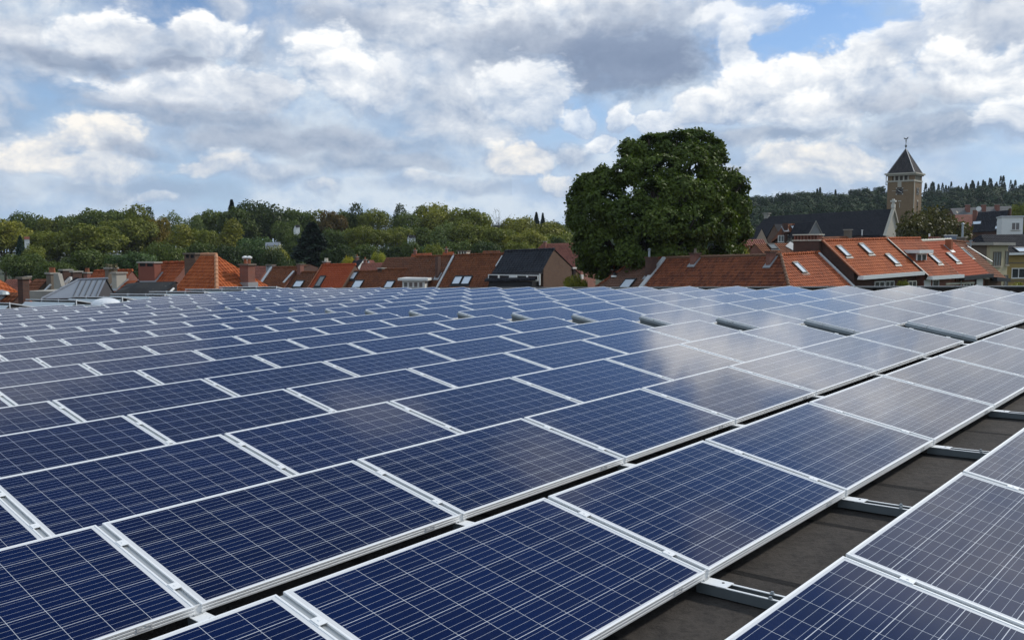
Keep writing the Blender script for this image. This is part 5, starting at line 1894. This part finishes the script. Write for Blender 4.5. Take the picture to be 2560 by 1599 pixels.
NOM = {'round1': (12, 15.6), 'round2': (12, 16.2), 'broad': (13.2, 13.8), 'tall': (5.4, 16.2), 'willow': (12, 15.6), 'shrub': (6.4, 6.2), 'conifer': (8.2, 18), 'birch': (10, 16.6), 'bare': (11, 16)}
NAMEOF = {'round1': 'broadleaf_tree', 'round2': 'broadleaf_tree', 'broad': 'broadleaf_tree', 'tall': 'slim_tree', 'willow': 'willow_tree', 'shrub': 'shrub', 'conifer': 'conifer_tree', 'birch': 'birch_tree', 'bare': 'bare_tree'}
TONE = {'g': (1.35, 1.4, 1.1), 'dk': (.62, .74, .78), 'y': (2.7, 2.1, 1.05), 'ol': (2.0, 1.75, .95), 'or': (2.7, 1.6, .75), 'pale': (1.7, 1.75, 2.1), 'red': (1.4, .75, .75), 'lime': (3.6, 2.9, 1.3),
        'blue': (.95, 1.25, 1.5), 'br': (1.15, .82, .7), 'gold': (4.6, 3.2, .8), 'dg': (1.12, 1.22, 1.0)}
usedp = set()
random.seed(77)
GT = 'trees on the wooded rise beyond the roofs'


def plant(kind, cx, ytop, wpx, dep, tone, label, group=GT, name=None):
    p = PROTO[kind]
    t = at(cx, ytop, dep)
    wn, hn = NOM[kind]
    w = wpx * (1.14 if dep > 185 else 1.0) / FPX * dep
    sx = w / wn
    gz = ground_z(t.x, dep)
    if gz > t.z - 3:
        gz = t.z - 6
    sz = (t.z - gz) / hn
    if sz > 1.8 * sx:                    # keep the crown in proportion: stand it on higher ground instead
        sz = 1.8 * sx
        gz = t.z - hn * sz
    o = p if kind not in usedp else dup(p)
    usedp.add(kind)
    o.name = name or NAMEOF[kind]
    o.location = (t.x, dep, gz)
    o.rotation_euler = (0, 0, random.uniform(0, 6.28))
    o.scale = (sx, sx, sz)
    o['label'] = label
    o['group'] = group
    c = TONE[tone]
    v = random.uniform(.92, 1.08)
    for ch_ in o.children:
        ch_.color = (c[0] * v, c[1] * v, c[2] * v, 1)
    return o


T = [  # kind, centre px, top px, width px, distance, tone, label
    # skyline row
    ('round1', -20, 548, 100, 262, 'dk', 'dark crown at the left picture edge on the skyline'),
    ('broad', 70, 532, 100, 262, 'dg', 'dark green crown on the skyline above the white house with the red roof'),
    ('round2', 128, 538, 70, 258, 'ol', 'olive crown on the skyline between two dark green ones at the left'),
    ('round1', 172, 532, 80, 260, 'g', 'green crown on the skyline just left of the tall green group'),
    ('round2', 250, 517, 110, 252, 'g', 'tall green crown leading the left skyline group'),
    ('round1', 305, 516, 90, 256, 'dg', 'dark green skyline crown beside a yellow brown pointed one'),
    ('tall', 347, 512, 70, 250, 'ol', 'yellow brown pointed crown rising above the left group'),
    ('tall', 372, 518, 40, 258, 'dk', 'small dark slim crown beside the yellow brown pointed crown'),
    ('willow', 428, 530, 95, 248, 'pale', 'pale grey green feathery crown, left of two'),
    ('willow', 486, 538, 85, 244, 'pale', 'pale grey green feathery crown, right of two'),
    ('round1', 528, 520, 95, 256, 'g', 'mid green round crown before the dark pointed conifer'),
    ('conifer', 579, 500, 66, 268, 'dk', 'dark pointed conifer tip, highest on the left skyline'),
    ('round2', 598, 514, 95, 250, 'dg', 'olive tinged crown just below the dark conifer tip'),
    ('broad', 652, 505, 140, 258, 'dk', 'big dark green dome right of the dark conifer tip'),
    ('round1', 716, 545, 80, 246, 'dg', 'dark brownish crown at the right foot of the big dark dome'),
    ('round2', 748, 516, 85, 262, 'dg', 'dark green round crown standing alone right of the big dome'),
    ('tall', 800, 526, 60, 260, 'ol', 'thin olive crown left of the maroon tree'),
    ('round1', 830, 521, 70, 256, 'red', 'maroon copper coloured crown on the skyline'),
    ('round2', 868, 520, 60, 262, 'g', 'green crown right behind the maroon tree'),
    ('tall', 893, 509, 50, 262, 'dk', 'dark slim crown rising right of the maroon tree'),
    ('birch', 940, 514, 85, 256, 'ol', 'loose olive birch crown on the skyline'),
    ('tall', 998, 511, 44, 264, 'dk', 'second dark slim crown, between the birches on the skyline'),
    ('birch', 1020, 522, 70, 252, 'g', 'green birch crown under the second dark slim crown'),
    ('tall', 1056, 516, 60, 262, 'g', 'slim green crown left of the yellow topped tree'),
    ('broad', 1102, 508, 115, 260, 'y', 'wide yellow topped crown on the centre skyline'),
    ('round1', 1172, 514, 105, 254, 'ol', 'yellow green dome right of the yellow topped crown'),
    ('bare', 1248, 524, 62, 275, 'g', 'leafless grey tree on the skyline'),
    ('round2', 1292, 535, 85, 252, 'y', 'yellow olive crown right of the leafless tree'),
    ('conifer', 1341, 531, 46, 300, 'dk', 'thin dark spruce, left of a pair by the big tree'),
    ('conifer', 1357, 533, 40, 300, 'dk', 'thin dark spruce, right of a pair by the big tree'),
    ('broad', 1345, 556, 120, 246, 'y', 'yellow dome just left of the big tree'),
    ('round1', 1405, 552, 100, 275, 'g', 'green crown half hidden behind the big tree at its left'),
    # middle row
    ('round1', 8, 543, 115, 200, 'y', 'yellow green crown filling the left edge below the skyline'),
    ('round2', 138, 572, 125, 196, 'ol', 'olive crown right of the white house with the red roof'),
    ('round1', 228, 556, 145, 192, 'ol', 'large yellow olive crown below the tall green group'),
    ('round2', 320, 538, 125, 212, 'ol', 'olive crown below the yellow brown pointed one'),
    ('round1', 388, 540, 75, 218, 'or', 'orange autumn crown below the small dark slim crown'),
    ('tall', 455, 562, 75, 205, 'y', 'pointed yellow green tree below the pale feathery crowns'),
    ('round2', 505, 566, 85, 208, 'ol', 'brownish green crown left of the slim olive tree'),
    ('tall', 577, 548, 62, 200, 'y', 'slim olive tree standing before the dark dome'),
    ('round1', 640, 588, 105, 190, 'blue', 'blue green rounded crown below the dark dome'),
    ('conifer', 780, 556, 200, 168, 'dk', 'broad very dark conifer in front of the wood'),
    ('round2', 850, 566, 90, 205, 'dg', 'dull green crown right of the broad dark conifer'),
    ('birch', 915, 558, 110, 200, 'ol', 'olive birch above the far white gables'),
    ('birch', 985, 560, 95, 205, 'ol', 'thin birch with a pale stem in mid wood'),
    ('round1', 1040, 560, 90, 210, 'g', 'green crown below the slim green skyline tree'),
    ('willow', 1108, 556, 115, 205, 'pale', 'grey green feathery crown in mid wood'),
    ('round2', 1180, 552, 115, 205, 'ol', 'olive crown below the yellow green dome'),
    ('round1', 1250, 566, 100, 205, 'ol', 'light green crown below the leafless tree'),
    ('round2', 1318, 574, 105, 200, 'y', 'light yellow green crown above the far red roof'),
    ('round1', 1395, 578, 95, 220, 'ol', 'light green crown close to the left side of the big tree'),
    # front row
    ('conifer', 50, 590, 60, 172, 'blue', 'small blue green conifer beside the white house'),
    ('round1', 55, 628, 125, 150, 'dg', 'dull dark crown behind the far left roofs'),
    ('round2', 140, 648, 105, 146, 'dg', 'dark green crown behind the rusty chimney pots'),
    ('round1', 225, 618, 130, 152, 'dg', 'dark olive crown behind the zinc roof'),
    ('round2', 330, 624, 130, 150, 'blue', 'dark blue green crown behind the wide red chimney'),
    ('broad', 415, 606, 115, 160, 'g', 'leafy green crown above the wide red chimney'),
    ('round1', 500, 600, 100, 165, 'dg', 'dull green crown behind the hipped orange roof'),
    ('round2', 575, 606, 95, 160, 'dk', 'dark crown above the white cowled red chimney'),
    ('shrub', 697, 618, 75, 148, 'y', 'yellow green bush right of the pale far house'),
    ('shrub', 735, 650, 80, 140, 'dk', 'dark bush behind the brick chimney'),
    ('round1', 850, 606, 90, 165, 'dk', 'dark crown right beside the broad dark conifer'),
    ('shrub', 868, 642, 36, 150, 'gold', 'small golden yellow shrub above the bright orange roof'),
    ('shrub', 946, 632, 44, 150, 'lime', 'small lime green shrub between the far white gables'),
    ('round2', 920, 604, 95, 170, 'dg', 'dark green crown behind the far red roofs'),
    ('round1', 990, 608, 90, 172, 'dk', 'dark crown below the pale stemmed birch'),
    ('round2', 1065, 606, 90, 170, 'blue', 'dark blue green crown above the lichen spotted roof'),
    ('shrub', 1090, 612, 70, 160, 'ol', 'brown green bush by the cream ridge chimney'),
    ('round1', 1140, 596, 95, 172, 'dg', 'dark green crown above the cream ridge chimney'),
    ('round2', 1215, 596, 90, 172, 'dk', 'dark crown above the black roof ridge'),
    ('round1', 1300, 598, 90, 178, 'ol', 'olive crown above the black roof gable'),
    ('shrub', 82, 614, 64, 165, 'ol', 'olive bush hiding the foot of the white house with the red roof'),
    ('round1', 744, 576, 74, 190, 'dg', 'dull green crown below the white gable left of centre'),
    ('shrub', 682, 622, 70, 143, 'dk', 'dark bush hiding the foot of the pale flat topped house'),
    ('shrub', 1030, 602, 60, 168, 'dg', 'dark bush under the white house behind the birch'),
    ('round1', 1395, 588, 44, 165, 'dk', 'small dark round crown above the far red roof'),
]
for a in T:
    plant(*a)

# white houses between the trees of the rise
FW = 'pale houses among the trees of the rise'
for lab, A_, B_, dep, be, tl, wl, s1 in [
        ('white house with a red roof showing through the trees at the left', (60, 592), (74, 591.5), 190, 30, DUSTY, WHITE, .8),
        ('white gable glimpsed between dark crowns left of centre', (737, 563), (748, 562), 235, 35, SLATE, WHITE, .9),
        ('pale grey flat topped house below the dark dome', (664, 606), (701, 605), 150, 5, ZINC, WHITE, .9),
        ('white house glimpsed behind the pale stemmed birch', (1020, 588), (1038, 588), 178, 20, SLATE, WHITE, .8)]:
    House('far_house', lab, A_, B_, dep, be, 40, s1, 1.6, tl, wl, group=FW, over=.2)

# ---- the big tree
BD = 76.0


def bl(px, py, rx, rz, dy=0.0, ry=None):
    c = at(px, py, BD + dy)
    k = (BD + dy) / FPX
    return (c.x, c.y, c.z, rx * k, (ry or rx * .72) * k, rz * k)


big = [bl(1604, 408, 50, 46, 0), bl(1585, 374, 36, 30, -.5), bl(1660, 500, 60, 50, 3), bl(1575, 430, 42, 34, -2), bl(1640, 372, 46, 36, .5), bl(1690, 362, 44, 34, 0), bl(1745, 358, 42, 32, .5), bl(1775, 392, 40, 40, 0), bl(1722, 402, 46, 40, -1.5),
       bl(1655, 425, 46, 36, -2.5), bl(1780, 430, 34, 30, -1), bl(1622, 352, 26, 16, 0), bl(1725, 340, 26, 15, .4), bl(1790, 368, 20, 20, 0),
       bl(1805, 462, 50, 42, .5), bl(1842, 476, 32, 36, 0), bl(1836, 520, 40, 40, 0), bl(1858, 512, 18, 24, .5), bl(1765, 495, 52, 40, -3), bl(1700, 475, 46, 36, -3.5), bl(1635, 490, 52, 42, -4),
       bl(1530, 455, 36, 30, -1), bl(1505, 432, 22, 18, 0), bl(1478, 470, 44, 36, 0), bl(1452, 500, 34, 34, .4), bl(1445, 540, 30, 34, 0), bl(1432, 555, 16, 18, 0), bl(1520, 510, 52, 42, -2), bl(1480, 555, 46, 40, -1), bl(1575, 540, 52, 44, -4),
       bl(1650, 560, 60, 46, -5), bl(1730, 560, 56, 44, -4.5), bl(1795, 560, 50, 42, -2.5), bl(1845, 565, 32, 34, 0), bl(1868, 582, 16, 16, .4), bl(1830, 610, 40, 34, 0),
       bl(1470, 610, 40, 36, 0), bl(1530, 615, 56, 46, -2), bl(1600, 630, 60, 50, -4), bl(1690, 630, 64, 50, -4), bl(1770, 625, 54, 44, -2), bl(1500, 660, 44, 36, .5), bl(1580, 690, 70, 44, 1), bl(1680, 685, 70, 44, 1), bl(1790, 650, 40, 30, .5), bl(1470, 655, 30, 26, 1)]
tx0, ty0 = at(1640, 600, BD).x, BD
gz0 = ground_z(tx0, ty0)
big = [(l[0] - tx0, l[1] - ty0, l[2] - gz0, l[3], l[4], l[5]) for l in big]
bt = make_tree(21, big, 100000, .29, .55, clump=2.0, gap=.56, tufts=.4)
bt.name = 'big_tree'
bt.location = (tx0, ty0, gz0)
bt['label'] = 'huge dark green broadleaf tree towering over the roofs'
for c_ in bt.children:
    c_.color = (1.16, 1.32, .88, 1)
# ---- autumn tree by the church tower and small plants by the houses
o = plant('broad', 2335, 517, 175, 132, 'br', 'rust tinged rounded tree at the foot of the church tower', None, 'autumn_tree')
del o['group']
for x_, y_, w_, d_, tn, lb in ((1432, 688, 46, 74, 'y', 'leafy bush before the bare brick gable'), (1455, 700, 30, 74, 'y', 'low bush right of the leafy one at the brick gable'), (2262, 702, 40, 61, 'ol', 'small shrub before the orange dormer house windows'),
                               (2548, 512, 50, 210, 'ol', 'olive treetop at the right edge above the white house'), (1842, 612, 60, 86, 'lime', 'yellow green bush at the right foot of the big tree'), (2570, 700, 90, 80, 'lime', 'bright green hedge below the yellow house')):
    o = plant('shrub', x_, y_, w_, d_, tn, lb, None)
    del o['group']

# ---- the far wood on the right hill: reads as one mass
rng = np.random.default_rng(5)
protoQ = []
for sd_ in (61, 62, 63):
    P, d, f = lobes_cloud(round_lobes(sd_, 5.5, 0, 10, .8), 1000, rng, clump=1.2)
    N = d.copy(); N[:, 2] += .4
    protoQ.append((leaf_quads(P, N / np.linalg.norm(N, axis=1)[:, None], 1.1, rng, .85), np.clip(.45 + .15 * f + rng.normal(0, .06, len(P)), 0, 1)))


def conq(n=420, h=14, r=4.4):
    t = rng.uniform(0.02, 1, n) ** .7; a = rng.uniform(0, 6.283, n)
    rr = r * (1 - t) ** .9 * rng.uniform(.4, 1.05, n) * (.7 + .3 * np.abs(np.sin(t * 22))) + .1
    P = np.stack([rr * np.cos(a), rr * np.sin(a), h * t - rr * .3], 1)
    N = np.stack([np.cos(a) * .5, np.sin(a) * .5, np.ones(n)], 1); N /= np.linalg.norm(N, axis=1)[:, None]
    return leaf_quads(P, N, 1.25, rng, .5), np.clip(rng.normal(.3, .2, n), 0, 1)


conQ = [conq(), conq(380, 16, 3.6)]
sky_line = [(1240, 560), (1330, 556), (1420, 548), (1500, 540), (1870, 486), (1960, 480), (2060, 474), (2140, 472), (2210, 464), (2300, 478), (2400, 466), (2480, 462), (2560, 458), (2650, 452)]
QA, TA, QC, TC = [], [], [], []
for k in range(800):
    px = rng.uniform(1240, 3050)
    ys = np.interp(px, [p[0] for p in sky_line], [p[1] for p in sky_line])
    row = rng.integers(0, 8)
    dep = 560 - row * 34 + rng.uniform(-18, 18)
    top = ys + row * 10.5 + rng.uniform(-4, 7) + 3
    t = at(px, top, dep)
    s_ = rng.uniform(.8, 1.35)
    q, tt = protoQ[rng.integers(0, 3)]
    a = rng.uniform(0, 6.28)
    R_ = np.array([[math.cos(a), -math.sin(a), 0], [math.sin(a), math.cos(a), 0], [0, 0, 1]])
    off = np.array([t.x, t.y, t.z - 4.6 * s_])
    QA.append(q @ R_.T * np.array([s_, s_, s_]) + off); TA.append(np.clip(tt + rng.normal(0, .25), 0, 1))
    if row < 8:     # a second storey of foliage below, down to the undergrowth
        QA.append(q @ R_.T * np.array([s_, s_, s_ * 1.5]) + off - np.array([0, 2, 7.0])); TA.append(tt * .8)
for k in range(78):
    px = rng.uniform(2310, 2720) if k < 73 else rng.uniform(1880, 2220)
    ys = np.interp(px, [2310, 2400, 2480, 2560, 2640], [460, 452, 446, 440, 434]) if k < 73 else np.interp(px, [1880, 2100, 2220], [478, 468, 462])
    dep = rng.uniform(560, 590)
    t = at(px, ys + rng.uniform(-4, 14), dep)
    q, tt = conQ[rng.integers(0, 2)]
    s_ = rng.uniform(.5, .85)
    QC.append(q * s_ + np.array([t.x, t.y, t.z - 15.5 * s_])); TC.append(tt)
me = quads_mesh('far_wood', np.concatenate(QA), np.concatenate(TA), FARLEAF)
fw_ = link(bpy.data.objects.new('far_wood', me)); fw_['kind'] = 'stuff'; fw_['label'] = 'dark broadleaf wood covering the hill behind the church'
fw_.color = (.55, .80, .74, 1)
me = quads_mesh('far_conifers', np.concatenate(QC), np.concatenate(TC), NEEDLE)
fc_ = link(bpy.data.objects.new('far_conifers', me)); fc_['kind'] = 'stuff'; fc_['label'] = 'spiky conifers along the crest of the wooded hill'
fc_.color = (.75, .9, 1.0, 1)

# ================================================================== the air: far things fade a little towards blue grey
hz = bpy.data.meshes.new('haze')
x0, x1, y0, y1, z0, z1 = -1700, 1700, -700, 2700, -4, 95
hz.from_pydata([(x0, y0, z0), (x1, y0, z0), (x1, y1, z0), (x0, y1, z0), (x0, y0, z1), (x1, y0, z1), (x1, y1, z1), (x0, y1, z1)], [],
               [(3, 2, 1, 0), (4, 5, 6, 7), (0, 1, 5, 4), (1, 2, 6, 5), (2, 3, 7, 6), (3, 0, 4, 7)])
hm = bpy.data.materials.new('haze')
hm.use_nodes = True
hm.node_tree.nodes.clear()
pv = hm.node_tree.nodes.new('ShaderNodeVolumePrincipled')
pv.inputs['Color'].default_value = (0.78, 0.87, 1.0, 1)
pv.inputs['Density'].default_value = 0.00009
ho = hm.node_tree.nodes.new('ShaderNodeOutputMaterial')
hm.node_tree.links.new(pv.outputs[0], ho.inputs['Volume'])
hz.materials.append(hm)
haze = link(bpy.data.objects.new('haze', hz))
haze['kind'] = 'stuff'
